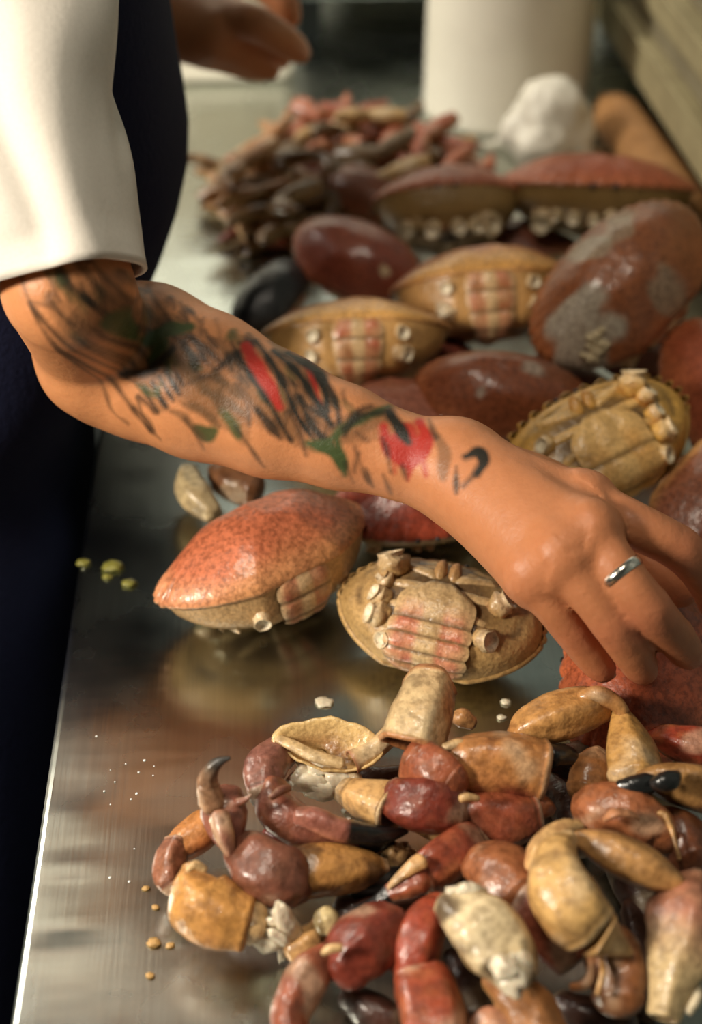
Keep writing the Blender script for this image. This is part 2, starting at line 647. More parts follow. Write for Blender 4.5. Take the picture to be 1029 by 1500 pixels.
# rolled front edge, folded down
v, f = [], []
prof = [(EDGE + 0.0041, 0.0), (EDGE + 0.002, -0.0004), (EDGE + 0.0005, -0.0016), (EDGE, -0.004), (EDGE, -0.04), (EDGE + 0.002, -0.042), (EDGE + 0.02, -0.042), (EDGE + 0.02, -0.002)]
for y in (0.02, 2.12):
    v += [(x, y, z) for x, z in prof]
k = len(prof)
for i in range(k - 1):
    f.append((i, i + k, i + k + 1, i + 1))
build('folded_edge', v, f, M['steel'], counter, smooth=False)
MB().box((EDGE + 0.022, 0.06, -0.04), (0.60, 2.10, -0.004)).build('core_board', M['dark_steel'], counter)
for x, y in ((EDGE + 0.08, 0.1), (0.56, 0.1), (EDGE + 0.08, 2.06), (0.56, 2.06)):
    MB().box((x - 0.02, y - 0.02, ZF), (x + 0.02, y + 0.02, -0.04), 0.004).build('counter_leg', M['dark_steel'], counter)
MB().box((EDGE + 0.05, 0.08, ZF + 0.22), (0.58, 2.08, ZF + 0.25), 0.004).build('under_shelf', M['dark_steel'], counter)

# ---- white lidded box at the back left
bx = empty('white_box', (-0.09, 1.82, 0), 'white plastic box at the far end of the counter behind the dark hand', 'box')
MB().box((-0.22, 1.70, 0.0), (0.034, 1.95, 0.20), 0.012).build('box_body', M['white_plastic'], bx, smooth=False)
MB().box((-0.228, 1.692, 0.201), (0.042, 1.958, 0.222), 0.008).build('lid', M['white_plastic'], bx)
MB().box((-0.195, 1.6965, 0.03), (-0.100, 1.7005, 0.17), 0.0).build('front_panel', M['cream_plastic'], bx)
MB().box((-0.090, 1.6965, 0.03), (0.012, 1.7005, 0.17), 0.0).build('front_panel', M['cream_plastic'], bx)

# ---- steel drawer unit behind
dr = empty('steel_cabinet', (0.15, 1.95, 0), 'dull grey steel cabinet on dark feet between white box and white tub', 'cabinet')
MB().box((0.045, 1.86, 0.05), (0.30, 2.10, 0.42), 0.006).build('cabinet_body', M['dark_steel'], dr)
for i in range(3):
    z0 = 0.075 + 0.11 * i
    d = MB().box((0.075, 1.845, z0), (0.285, 1.8595, z0 + 0.095), 0.004).build('drawer_front', M['steel'], dr)
    MB().box((0.13, 1.835, z0 + 0.07), (0.23, 1.8449, z0 + 0.085), 0.003).build('handle', M['dark_steel'], d)
for x, y in ((0.06, 1.875), (0.285, 1.875), (0.06, 2.085), (0.285, 2.085)):
    MB().box((x - 0.015, y - 0.015, 0.0), (x + 0.015, y + 0.015, 0.05), 0.003).build('foot', M['dark_plastic'], dr)

# ---- white tub
tb = empty('white_tub', (0.277, 1.60, 0), 'tall white cylindrical tub standing behind the crabs', 'tub')


def lathe(cx, cy, prof, n=40):
    v, f = [], []
    for r, z in prof:
        for i in range(n):
            a = 2 * math.pi * i / n
            v.append((cx + r * math.cos(a), cy + r * math.sin(a), z))
    for j in range(len(prof) - 1):
        for i in range(n):
            k = (i + 1) % n
            f.append((j * n + i, j * n + k, (j + 1) * n + k, (j + 1) * n + i))
    f.append(tuple(range(n - 1, -1, -1)))
    f.append(tuple(range((len(prof) - 1) * n, len(prof) * n)))
    return v, f


v, f = lathe(0.277, 1.60, [(0.088, 0.0), (0.0945, 0.002), (0.096, 0.006), (0.0945, 0.012), (0.094, 0.1), (0.0925, 0.2), (0.091, 0.30)])
build('tub_body', v, f, M['white_plastic'], tb)
v, f = lathe(0.277, 1.60, [(0.094, 0.3005), (0.098, 0.303), (0.098, 0.318), (0.09, 0.324)])
build('lid', v, f, M['white_plastic'], tb)

# ---- crumpled white bag with a tail
bagc = at(806, 186, 0.044)
bag = empty('plastic_bag', (bagc.x, bagc.y, 0), 'small crumpled white plastic bag with a thin tail beside the tub', 'bag')
v, f = [], []
nu, nv = 40, 26
for j in range(nv + 1):
    ph = math.pi * j / nv
    for i in range(nu):
        a = 2 * math.pi * i / nu
        d = Vector((math.sin(ph) * math.cos(a), math.sin(ph) * math.sin(a), math.cos(ph)))
        k = 1 + 0.30 * noise.noise(d * 1.6 + Vector((3, 1, 7))) + 0.16 * (0.5 - abs(noise.noise(d * 3.6))) + 0.08 * (0.4 - abs(noise.noise(d * 8)))
        k += 0.34 * max(0, d.z) ** 6 + 0.07 * abs(math.sin(3.5 * a + 2.0 * ph)) * math.sin(ph) - .05 * abs(math.sin(6 * a - 3 * ph)) * math.sin(ph)
        v.append(Vector((bagc.x, bagc.y, 0.040)) + Vector((d.x * 0.044 * k, d.y * 0.042 * k, max(-0.0385, d.z * 0.041 * k))))
for j in range(nv):
    for i in range(nu):
        k = (i + 1) % nu
        f.append((j * nu + i, (j + 1) * nu + i, (j + 1) * nu + k, j * nu + k))
build('bag_body', v, f, M['white_plastic'], bag)
tail = [(*at(768, 198, 0.02), 0.007), (*at(735, 208, 0.008), 0.0055), (*at(705, 214, 0.005), 0.0045), (*at(684, 216, 0.004), 0.003)]
v, f, c = sweep(tail, 14, 10, flat=0.7)
build('tail', v, f, M['white_plastic'], bag)

# ---- rolling pin
a, b = at(898, 165, 0.028), at(985, 285, 0.028)
ax = (b - a).normalized()
pin = empty('rolling_pin', (a.x, a.y, 0), 'plain wooden rolling pin lying along the right of the counter', 'rolling pin')
v, f, c = sweep([(*(a), 0.022), (*(a + ax * 0.006), 0.0255), (*(a + (b - a) * 0.5), 0.0268), (*b, 0.0265), (*(b + ax * 0.05), 0.026)], 14, 24)
build('barrel', v, f, M['wood'], pin)
v, f, c = sweep([(*(a - ax * 0.038), 0.007), (*(a - ax * 0.028), 0.0125), (*(a - ax * 0.012), 0.0125), (*(a - ax * 0.004), 0.010)], 12, 18)
build('handle', v, f, M['wood'], pin)

# ---- pale trays of card stacked along the right, on a dark crate
cr = empty('dark_crate', (0.53, 1.45, 0), 'low black crate under the stack of pale cartons on the right', 'crate')
MB().box((0.475, 0.95, 0.0), (0.635, 1.99, 0.012), 0.002).build('crate_bottom', M['dark_plastic'], cr)
MB().box((0.475, 0.95, 0.0125), (0.487, 1.99, 0.058), 0.002).build('side_wall', M['dark_plastic'], cr)
MB().box((0.623, 0.95, 0.0125), (0.635, 1.99, 0.058), 0.002).build('side_wall', M['dark_plastic'], cr)
MB().box((0.4875, 0.95, 0.0125), (0.6225, 0.962, 0.058), 0.002).build('end_wall', M['dark_plastic'], cr)
MB().box((0.4875, 1.978, 0.0125), (0.6225, 1.99, 0.058), 0.002).build('end_wall', M['dark_plastic'], cr)
names = ['lowest and thickest pale flat carton of the stack on the right', 'second pale flat carton up in the stack on the right',
         'third greyish flat carton up in the stack on the right', 'fourth pale flat carton up in the stack on the right', 'topmost flat carton of the stack on the right']
z = 0.0585
for i, (t, dx) in enumerate(((0.048, 0.0), (0.030, 0.012), (0.034, 0.004), (0.028, 0.022), (0.050, 0.030))):
    c = empty('flat_carton', (0.53, 1.45, z), names[i], 'carton', 'flat cartons stacked on the right')
    MB().box((0.405 + dx, 0.93, z), (0.637, 1.96 - 0.03 * i, z + t - 0.006), 0.003).build('tray', M['card' if i % 2 == 0 else 'card_dark'], c)
    MB().box((0.401 + dx, 0.926, z + t - 0.0058), (0.639, 1.964 - 0.03 * i, z + t - 0.0005), 0.002).build('lid', M['card'], c)
    if i == 2:
        MB().box((0.4025 + dx, 1.66, z + 0.004), (0.4045 + dx, 1.70, z + t - 0.008)).build('red_mark', M['red_print'], c)
    z += t

# ---- clear film hanging beside the tub
v, f = [], []
for j in range(20):
    for i in range(10):
        t, u = j / 19, i / 9
        p = Vector((0.388 + 0.028 * u - 0.01 * t, 1.66 + 0.10 * u, 0.17 - 0.155 * t))
        p += Vector((0.010 * noise3(p, 22, 3), 0.012 * noise3(p, 30, 9), 0))
        v.append(p)
for j in range(19):
    for i in range(9):
        f.append((j * 10 + i, j * 10 + i + 1, (j + 1) * 10 + i + 1, (j + 1) * 10 + i))
fm = build('plastic_film', v, f, M['film'])
sm = fm.modifiers.new('thick', 'SOLIDIFY')
sm.thickness = 0.0008
tag(fm, 'crumpled clear plastic film hanging between the white tub and the cartons', 'film')
# ------------------------------------------------------------------ crab bodies
CREAM, YELLOW, BROWN, RED, ORANGE = (222, 180, 122), (206, 170, 98), (150, 74, 46), (158, 62, 44), (206, 104, 66)
PINK, PALE, DARK, OLIVE, GREY = (204, 104, 74), (232, 208, 168), (58, 40, 32), (140, 108, 58), (190, 176, 160)


def outline(th, W, scallop=0.022, lobes=21):
    c, s = math.cos(th), math.sin(th)
    a = 0.5 * W
    b = (0.285 if s >= 0 else 0.335) * W
    e = 2 / (2.15 if s >= 0 else 1.75)
    x = a * math.copysign(abs(c) ** e, c)
    y = b * math.copysign(abs(s) ** e, s)
    k = 1.0
    deg = math.degrees(math.atan2(s, c))
    if deg < -90:
        deg += 360
    if -14 < deg < 194:                                         # pie-crust lobes round the front and sides
        ph = (deg + 14) / 208 * lobes
        w = min(1, (deg + 14) / 18, (194 - deg) / 18)
        k += scallop * w * (2 * abs(math.sin(math.pi * ph)) ** .55 - 1.2)
    return x * k, max(-0.295 * W, y * k)


def crab(label, px, py, z, W, up, fwd, top=BROWN, rim=ORANGE, under=CREAM, back=None, hT=0.155, hB=0.15, patches=(), barn=(), seed=0, abd=PINK,
         female=False, stumps=True, name='crab', scallop=0.022, stump_r=1.0, segs=(0, 7, 14, 21, 28, 35, 42), knobs=(), back_y=-.10):
    U3 = Vector(up).normalized()
    F3 = Vector(fwd)
    F3 = (F3 - U3 * F3.dot(U3)).normalized()
    X3 = F3.cross(U3)
    root = empty(name, at(px, py, z), label, 'crab')
    root.rotation_mode = 'QUATERNION'
    root.rotation_quaternion = Matrix((X3, F3, U3)).transposed().to_quaternion()
    top, rim, under, abd = lin(soft(top)), lin(soft(rim)), lin(soft(under, .1)), lin(soft(abd, .1))
    backc = lin(back) if back else None
    pl = lin(PALE)
    nth, ns = 168, 18
    bumps = [(-.17, .05, .13, .020), (.17, .05, .13, .020), (0, .09, .11, .018), (0, -.10, .09, .020), (-.14, -.10, .10, .012), (.14, -.10, .10, .012), (-.31, .0, .09, .010), (.31, .0, .09, .010)]

    def dome(x, y, s):
        zz = hT * W * max(0.0, 1 - s ** 2.3) ** 0.80
        for bx_, by_, bs, bh in bumps:
            zz += 1.35 * bh * W * math.exp(-((x / W - bx_) ** 2 + (y / W - by_) ** 2) / bs ** 2) * (1 - s ** 6)
        zz += (0.016 * noise.noise(Vector((x * 28 + seed, y * 28, seed * 2.7))) + .008 * noise.noise(Vector((x * 75 + seed, y * 75, seed * 1.7)))) * W * (1 - s ** 4)
        return zz
    v, f, c = [], [], []
    for i in range(ns):
        s = (i / (ns - 1)) ** 0.72
        for k in range(nth):
            th = 2 * math.pi * k / nth
            ox, oy = outline(th, W, scallop)
            sm = outline(th, W, 0)
            q = s ** 5
            x, y = s * (sm[0] + (ox - sm[0]) * q), s * (sm[1] + (oy - sm[1]) * q)
            zz = dome(x, y, s)
            if s > .8:                                          # grooves between the lobes
                g = (ox * ox + oy * oy) ** .5 / max(1e-6, (sm[0] ** 2 + sm[1] ** 2) ** .5) - 1
                zz += W * 0.10 * g * (s - .8) * 5
            v.append((x, y, zz))
            nn = noise3((x, y, zz), 45, seed)
            col = mixc(top, rim, sstep(.80, .98, s + .10 * nn))
            col = mixc(col, mixc(top, (0.01, 0.006, 0.004), .45), .35 * sstep(.1, .5, noise3((x, y, 0), 24, seed + 4)))
            col = mixc(col, rim, .5 * sstep(.12, .5, noise3((x, y, 0), 17, seed + 9)))
            if backc:
                col = mixc(col, backc, sstep(back_y, back_y - .17, y / W + .05 * nn - 0.10 * abs(x / W)))
            for pa, pb, pr, pcol, pal in patches:
                dd = math.hypot(x / W - pa, y / W - pb) / pr + .55 * noise3((x, y, 1), 60, seed + 2)
                col = mixc(col, lin(pcol), pal * sstep(1.05, .75, dd))
            c.append(col)
    # roll the rim under
    for s, dz in ((.992, -.014), (.965, -.020)):
        for k in range(nth):
            ox, oy = outline(2 * math.pi * k / nth, W, scallop)
            v.append((ox * s, oy * s, dz * W))
            c.append(mixc(rim, under, .6))
    for i in range(ns + 1):
        for k in range(nth):
            j = (k + 1) % nth
            f.append((i * nth + k, (i + 1) * nth + k, (i + 1) * nth + j, i * nth + j))
    car = build('carapace', v, f, M['shell'], root, c, world=False)
    # underside
    v, f, c = [], [], []
    nth2, ns2 = 96, 15

    def keel(s, th):
        k = max(0.0, 1 - s ** (2.6 + 7 * max(0.0, -math.sin(th)) ** 2)) ** .62
        return -hB * W * k - .018 * W * (1 if s > .97 else 1)

    for i in range(ns2):
        s = 1 - i / (ns2 - 1)
        s = s ** .7 if i else 1.0
        for k in range(nth2):
            th = 2 * math.pi * k / nth2
            ox, oy = outline(th, W * .965, 0)
            x, y = s * ox, s * oy
            zz = keel(s, th)
            gro = math.exp(-((s - .80 - .03 * math.sin(3 * th)) / .025) ** 2) * (1 if math.sin(th) > -.35 else .2)
            zz += .012 * W * gro + .010 * W * noise3((x, y, 0), 32, seed + 3)
            v.append((x, y, zz))
            nn = noise3((x, y, zz), 38, seed + 1)
            col = mixc(under, lin(OLIVE), .55 * sstep(.0, .5, nn))
            col = mixc(col, lin(DARK), .65 * gro)
            col = mixc(col, lin(DARK), .75 * sstep(.62, .40, math.hypot(x / .5, y / .36) / W) if s < .7 else 0)
            c.append(col)
    for i in range(ns2 - 1):
        for k in range(nth2):
            j = (k + 1) % nth2
            f.append((i * nth2 + k, (i + 1) * nth2 + k, (i + 1) * nth2 + j, i * nth2 + j)[::1])
    build('underside', v, f, M['belly'], root, c, world=False)
    zb = -(hB + .018) * W
    # sternal plates, four pairs of low shields that meet in dark grooves
    def under_z(x, y):
        s = min(.999, math.hypot(x / (.48 * W), y / ((.275 if y > 0 else .29) * W)))
        return -hB * W * (1 - s ** 2.6) ** .62 - .018 * W
    for sgn in (-1, 1):
        for r_ in range(4):
            yc = (.135 - .080 * r_) * W
            slant = (.055 - .048 * r_) * W
            xo = (.255, .285, .275, .235)[r_] * W
            v, f, c = [], [], []
            for j in range(7):
                for i in range(11):
                    u, w = i / 10, j / 6
                    x = (.030 + 0 * u) * W + (xo - .03 * W) * u
                    y = yc + slant * u + (w - .5) * .076 * W * (1 - .25 * u)
                    e = min(u, 1 - u) * 5
                    e2 = min(w, 1 - w) * 3.2
                    h = min(1, e) ** .5 * min(1, e2) ** .5
                    z = under_z(x, y) + .012 * W - .026 * W * h + .004 * W * noise3((x, y, 0), 80, seed + r_)
                    v.append((sgn * x, y, z))
                    col = mixc(lin(DARK), mixc(under, pl, .25), min(1, h * 1.5))
                    c.append(mixc(col, lin(OLIVE), .4 * sstep(.1, .5, noise3((x, y, sgn), 70, seed))))
            for j in range(6):
                for i in range(10):
                    k = j * 11 + i
                    f.append((k, k + 1, k + 12, k + 11))
            build('sternal_plate', v, f, M['belly'], root, c, world=False)
    # abdomen: six plates from the back rim round to the belly
    ab = None
    path = [(-.290, -.006), (-.296, -.30 * hB), (-.288, -.62 * hB), (-.258, -.93 * hB - .018), (-.190, zb / W - .016), (-.095, zb / W - .024), (.010, zb / W - .026), (.095, zb / W - .014)]
    wid = [.28, .34, .39, .40, .40, .38, .34, .12] if female else [.24, .27, .26, .225, .185, .15, .10, .04]
    Sp = catmull([(0, p[0] * W, p[1] * W, w * W * .5) for p, w in zip(path, wid)], 43)
    for g in range(len(segs) - 1):
        a0, a1 = segs[g], segs[g + 1]
        v, f, c = [], [], []
        nj, ni = a1 - a0, 15
        for j in range(nj + 1):
            q = Sp[a0 + j]
            q2, q0 = Sp[min(42, a0 + j + 1)], Sp[max(0, a0 + j - 1)]
            t = Vector((0, q2[1] - q0[1], q2[2] - q0[2])).normalized()
            nrm = Vector((0, t.z, -t.y))                    # outward from the body
            if nrm.dot(Vector((0, q[1] + .05 * W, q[2] + .07 * W))) < 0:
                nrm = -nrm
            jj = j / nj
            prof = (math.sin(math.pi * (.04 + .92 * jj))) ** .34
            for i in range(ni + 1):
                u = (i / ni - .5) * 2
                x = u * q[3] * (1 - .06 * (2 * jj - 1) ** 2)
                lobe = .70 + .30 * abs(math.cos(u * math.pi * 1.45)) ** .8
                h = ((.026 if female else .020) * lobe * prof) * (1 - abs(u) ** 5) - .006
                p = Vector((x, q[1], q[2])) + nrm * (h * W)
                p += nrm * (.004 * W * noise3(p, 90, seed))
                v.append(p)
                red = sstep(.16, .34, abs(u)) * sstep(.98, .74, abs(u)) * sstep(.2, .8, prof) * sstep(34, 25, a0 + j) * (.75 + .5 * noise3(p, 120, seed))
                col = mixc(mixc(under, pl, .45 if not female else .3), abd, 0.85 * red)
                col = mixc(col, mixc(lin(DARK), under, .25), .9 * sstep(.80, .52, prof))
                col = mixc(col, lin(OLIVE), .35 * sstep(.0, .45, noise3(p, 85, seed + 6)))
                c.append(col)
        for j in range(nj):
            for i in range(ni):
                k = j * (ni + 1) + i
                f.append((k, k + 1, k + ni + 2, k + ni + 1))
        if ab is None:
            ab = build('abdomen', v, f, M['belly'], root, c, world=False)
        else:
            build('abdomen_plate', v, f, M['belly'], ab, c, world=False)
    # stumps where legs and claws were pulled off
    if stumps:
        for sgn in (-1, 1):
            for r_ in range(5):
                if (seed * 7 + r_ * 3 + sgn * 2) % 6 == 0:
                    continue
                jit = math.sin(seed * 3.7 + r_ * 2.1 + sgn)
                ang = [58, 32, 6, -20, -46][r_] + 12 * jit
                ex = (.300, .315, .310, .285, .225)[r_] * W
                p0 = Vector((sgn * ex * .86, (.14, .06, -.03, -.125, -.225)[r_] * W, zb * ((.92, .92, .92, .9, .8) if female else (.74, .74, .74, .72, .62))[r_]))
                d = Vector((sgn * math.cos(math.radians(ang)), math.sin(math.radians(ang)) * .8, -.75 + .25 * jit)).normalized()
                rr = (.038 if r_ == 0 else .031) * W * stump_r * (1 + .18 * jit)
                L_ = (.046 + .016 * jit) * W
                vv, ff, cc = sweep([(*(p0 - d * .02 * W), rr * 1.1), (*(p0 + d * L_ * .35), rr * 1.22), (*(p0 + d * L_ * .72), rr * .86), (*(p0 + d * L_), rr * 1.04)], 9, 14,
                                   c1='cut', lump=.34, lump_scale=150, seed=seed + r_,
                                   colf=lambda tt, sa, ca, q, kind: lin((240, 226, 196)) if kind == 'flesh' else mixc(mixc(under, lin(BROWN), .45 * sstep(.0, .4, noise3(q, 160, seed))), pl, tt * .8))
                build('claw_stump' if r_ == 0 else 'leg_stump', vv, ff, M['belly'], root, cc, world=False)
        for sgn in (-1, 1):                                       # jaws
            vv, ff, cc = blob((sgn * .034 * W, .17 * W, zb * .86), .05 * W, lambda d, q: mixc(under, lin(BROWN), .3 + .2 * d.y), .12, 2, seed, (14, 9), (.62, 1.15, .55))
            build('jaw_plate', vv, ff, M['belly'], root, cc, world=False)
            vv, ff, cc = blob((sgn * .055 * W, .278 * W, -.012 * W), .016 * W, lambda d, q: (0.01, 0.008, 0.008), .05, 2, seed, (10, 7))
            build('eye', vv, ff, M['shell_smooth'], root, cc, world=False)
    for kx, ky, kz, kr in knobs:
        p0 = Vector((kx * W, ky * W, kz * W))
        d = Vector((kx * .8, ky * 1.4, -.12)).normalized()
        vv, ff, cc = sweep([(*(p0 - d * .05 * W), kr * W), (*(p0 + d * .01 * W), kr * W * 1.15), (*(p0 + d * .035 * W), kr * W * .9), (*(p0 + d * .055 * W), kr * W * 1.05)], 9, 14, c1='cut', lump=.3, lump_scale=150,
                           seed=seed + int(kx * 90), colf=lambda tt, sa, ca, q, kind: lin((244, 230, 202)) if kind == 'flesh' else mixc(mixc(under, lin(BROWN), .3 * sstep(.0, .4, noise3(q, 160, seed))), pl, tt))
        build('leg_stump', vv, ff, M['belly'], root, cc, world=False)
    rr_ = random.Random(seed)
    for bx_, by_, br, count in barn:
        for k in range(count):
            aa, dd = rr_.uniform(0, 6.28), br * math.sqrt(rr_.random())
            x, y = (bx_ + dd * math.cos(aa)) * W, (by_ + dd * .6 * math.sin(aa)) * W
            sx = math.hypot(x / (.5 * W), y / (.31 * W))
            zz = dome(x, y, min(.95, sx))
            rb = rr_.uniform(.014, .024) * W
            vv, ff = lathe(x, y, [(rb, zz - .008 * W), (rb * .9, zz + rb * .15), (rb * .62, zz + rb * .38), (rb * .45, zz + rb * .36), (rb * .3, zz + rb * .1)], 9)
            build('barnacle', vv, ff, M['barnacle'], root, None, world=False)
    return root


# ---- the crabs, nearest first
crab('orange-red crab with toothed left rim, lying alone left of the hand', 388, 812, .043, .150, (-.20, .22, .95), (-.52, .80, -.06),
     top=(222, 124, 84), rim=(240, 160, 110), under=(216, 170, 112), back=(222, 160, 104), seed=1, scallop=.055, hT=.19, hB=.20, back_y=-.19, knobs=[(-.20, -.235, -.13, .034)])
crab('belly-up crab with pink abdomen plates beside the steel in front of the hand', 645, 905, .030, .132, (.12, .40, -.90), (.36, .90, .38),
     top=(186, 140, 78), rim=(206, 160, 92), under=(204, 162, 100), seed=2, abd=(214, 104, 80), female=True, stump_r=1.45, segs=(0, 7, 13, 19, 25, 42))
crab('red crab lying under the fingertips', 940, 966, .036, .158, (-.12, -.22, .95), (-.90, .30, .1), top=(176, 84, 50), rim=(216, 112, 66), seed=3, scallop=.028, hB=.13)
crab('belly-up yellow crab with jagged rim above the back of the hand', 874, 652, .056, .146, (.02, .52, -.80), (-.42, .78, .45),
     top=(200, 150, 70), rim=(214, 160, 76), under=(232, 172, 72), seed=4, abd=(214, 152, 70), female=True, scallop=.085, stump_r=1.35, segs=(0, 8, 22, 42))
crab('dark red crab lying under the wrist', 612, 738, .030, .125, (0, -.1, .98), (.1, -1, 0), top=(142, 56, 36), rim=(172, 70, 44), seed=5, scallop=.03)
crab('brown crab with painted pale highlights between the wrist and the patched crab', 736, 580, .046, .132, (.02, -.42, .90), (.15, .95, .3), top=(152, 80, 46), rim=(180, 100, 58), seed=6,
     patches=[(.14, .06, .07, GREY, .7), (-.14, -.12, .03, GREY, .7)], hT=.21)  # grey patches stand for white highlight spots on the dome
crab('large crab with grey patches and a cluster of barnacles', 908, 416, .094, .172, (-.14, -.52, .82), (-.66, .62, .30), top=(158, 90, 50), rim=(188, 108, 60), seed=7,
     patches=[(-.33, -.06, .17, (196, 186, 168), .85), (-.02, .17, .10, (190, 176, 150), .65), (.12, .12, .09, (190, 176, 150), .55), (.05, -.24, .10, (176, 166, 140), .5), (.22, .2, .08, (190, 176, 150), .5)],
     barn=[(-.345, -.135, .07, 24)], hT=.19)
crab('cream-backed crab with red belly plates facing the viewer, nearest the forearm', 522, 484, .058, .148, (.0, .66, .73), (.03, .80, -.60), top=(190, 116, 70), rim=(214, 150, 92), under=(214, 160, 90), back=(226, 168, 90), seed=8,
     abd=(190, 78, 44), hT=.13, hB=.26, knobs=[(-.21, -.245, -.07, .034), (.21, -.245, -.07, .034), (-.225, -.215, -.17, .038), (.225, -.215, -.17, .038)])
crab('cream-backed crab with pink belly plates, tucked left of the patched crab', 708, 416, .062, .152, (-.04, .66, .73), (.03, .80, -.58), top=(190, 110, 66), rim=(214, 140, 88), under=(214, 158, 90), back=(224, 164, 88), seed=9,
     abd=(196, 88, 54), hT=.17, hB=.28, knobs=[(-.21, -.245, -.07, .034), (.21, -.245, -.07, .034), (-.225, -.215, -.17, .038), (.225, -.215, -.17, .038)])
crab('round dark red crab left of the back row beside the heap of legs', 520, 378, .048, .122, (-.22, -.58, .78), (.55, .70, .5), top=(142, 66, 44), rim=(164, 82, 50), seed=10,
     patches=[(.3, -.05, .035, PALE, .8)], scallop=.014, hT=.19)
crab('crab with white leg stumps hanging under its red rim in the back row', 655, 292, .064, .136, (.0, .72, .70), (-.1, -.70, .60), top=(176, 88, 56), rim=(194, 104, 68), under=(156, 120, 66), seed=11, stump_r=1.45, hB=.30, hT=.19, knobs=[(.10, .17, -.27, .052), (-.06, .19, -.27, .045), (-.17, .17, -.26, .046), (-.26, .14, -.24, .044)])
crab('wide red crab at the very back beside the rolling pin', 872, 272, .070, .186, (.06, .42, .90), (-.06, -.90, .42), top=(178, 88, 54), rim=(196, 106, 66), under=(156, 120, 66), seed=12, hT=.125, hB=.20, stump_r=1.2, knobs=[(.12, .19, -.15, .03), (.03, .20, -.16, .026), (-.05, .20, -.14, .034), (.2, .17, -.14, .03)])
crab('small brown crab half hidden between the heap of legs and the back row', 548, 286, .036, .100, (0, -.5, .85), (.5, .8, .3), top=(146, 84, 56), rim=(156, 94, 62), seed=13)
crab('dull pinkish crab mostly covered by the forearm', 578, 606, .030, .130, (0, .2, .97), (.1, -.95, 0), top=(180, 104, 78), rim=(198, 128, 94), seed=14)
crab('red crab cut by the right edge below the patched crab', 1066, 578, .046, .148, (-.30, -.42, .85), (-.8, -.3, .2), top=(164, 80, 48), rim=(190, 106, 62), seed=15)
crab('brown crab with pale rim cut by the right edge above the index finger', 1062, 742, .038, .142, (.10, -.50, .85), (.6, -.6, -.1), top=(160, 90, 58), rim=(206, 150, 90), seed=16)
crab('small blackish wet crab between the forearm and the heap of legs', 396, 430, .024, .094, (-.15, -.25, .95), (-.8, .5, .1), top=(34, 34, 36), rim=(56, 48, 44), under=(90, 76, 50), seed=17)
crab('brown crab added to darken the gap under the back row', 752, 352, .018, .120, (0, .1, .99), (.3, .9, 0), top=(120, 66, 46), rim=(140, 80, 54), seed=18, hT=.12, hB=.1)  # this and the next crabs are added fillers that darken the gaps
crab('red crab added to darken the gap between the cream-backed crabs and the wrist', 650, 520, .014, .095, (.05, .1, .99), (.8, .4, 0), top=(130, 62, 46), rim=(150, 80, 54), seed=19, hT=.12, hB=.1)
crab('crab added to darken the gap under the right side of the patched crab', 965, 520, .018, .110, (0, .1, .99), (-.5, .8, 0), top=(126, 64, 48), rim=(150, 82, 56), seed=20, hT=.12, hB=.1)
crab('crab added to darken the gap between the brown and the yellow belly-up crab', 818, 558, .018, .105, (0, .1, .99), (.6, .7, 0), top=(120, 62, 46), rim=(146, 80, 56), seed=21, hT=.12, hB=.1)
# ------------------------------------------------------------------ the heap of claws in front
TAN, TANL, REDB, PURP, CRM, BRN = (218, 164, 100), (228, 186, 128), (150, 58, 40), (140, 86, 68), (232, 200, 148), (160, 94, 56)


def warm(c):
    """a touch darker when wet"""
    return tuple(min(255, v * .97) for v in c)


def shell_col(a, b, tip=None, tip_t=(.8, 1.0), seed=0, edge=None, spots=0.0, pale_end=False, crease=False):
    a, b = lin(warm(soft(a))), lin(warm(soft(b)))
    tp = lin(tip) if tip else None
    fl = lin((236, 218, 184))
    dk = lin((70, 48, 30))

    def fn(tt, sa, ca, q, kind):
        if kind == 'flesh' and not pale_end:
            return mixc(dk, lin((120, 70, 44)), .5 + .8 * noise3(q, 140, seed))
        if kind == 'flesh':
            return mixc(fl, lin((198, 150, 100)), .5 + .8 * noise3(q, 140, seed))
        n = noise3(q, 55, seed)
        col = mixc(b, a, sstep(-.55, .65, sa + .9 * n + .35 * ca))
        col = mixc(col, mixc(a, b, .5), .35 * sstep(0, .5, noise3(q, 120, seed + 3)))
        col = mixc(col, dk, .32 * sstep(.22, .5, noise3(q, 95, seed + 11)))
        col = mixc(col, fl, .30 * sstep(.25, .5, noise3(q, 48, seed + 15)))
        if crease:
            col = mixc(col, dk, .75 * max(math.exp(-((tt - .905) / .016) ** 2), math.exp(-((tt - .095) / .016) ** 2)))
            col = mixc(col, fl, .40 * max(sstep(.06, .01, tt), sstep(.94, .99, tt)))
        if edge:
            col = mixc(col, lin(edge), .8 * max(sstep(.10, .02, tt), sstep(.90, .98, tt)))
        if tp:
            col = mixc(col, tp, sstep(tip_t[0], tip_t[1], tt + .06 * n))
        if spots:
            col = mixc(col, dk, spots * sstep(.15, .45, noise3(q, 70, seed + 7)))
        return col
    return fn


def px_path(pts, zs=1.0):
    out = []
    for x, y, z, r in pts:
        p = at(x, y, z)
        out.append((*p, r * mpp(p) * zs))
    return out


def part(root, name, pts, colf, label=None, mat='shell_smooth', **kw):
    kw.setdefault('facet', .02)
    kw.setdefault('poly', .85 if kw.get('m', 26) > 16 else .3)
    kw.setdefault('capk', .26)
    kw.setdefault('seed', len(bpy.data.meshes))
    kw.setdefault('lips', (.05, .06))
    kw['lump'] = kw.get('lump', .05) * 1.35
    v, f, c = sweep(px_path(pts), kw.pop('n', 34), kw.pop('m', 26), colf=colf, **kw)
    o = build(name, v, f, M[mat], root, c)
    if label:
        o['label'] = label
    return o


def claw(label, px=0, py=0, name='crab_claw', cat='crab claw'):
    p = at(px, py, 0)
    return empty(name, p, label, cat, 'severed claws heaped in front')


BLK = (18, 18, 18)
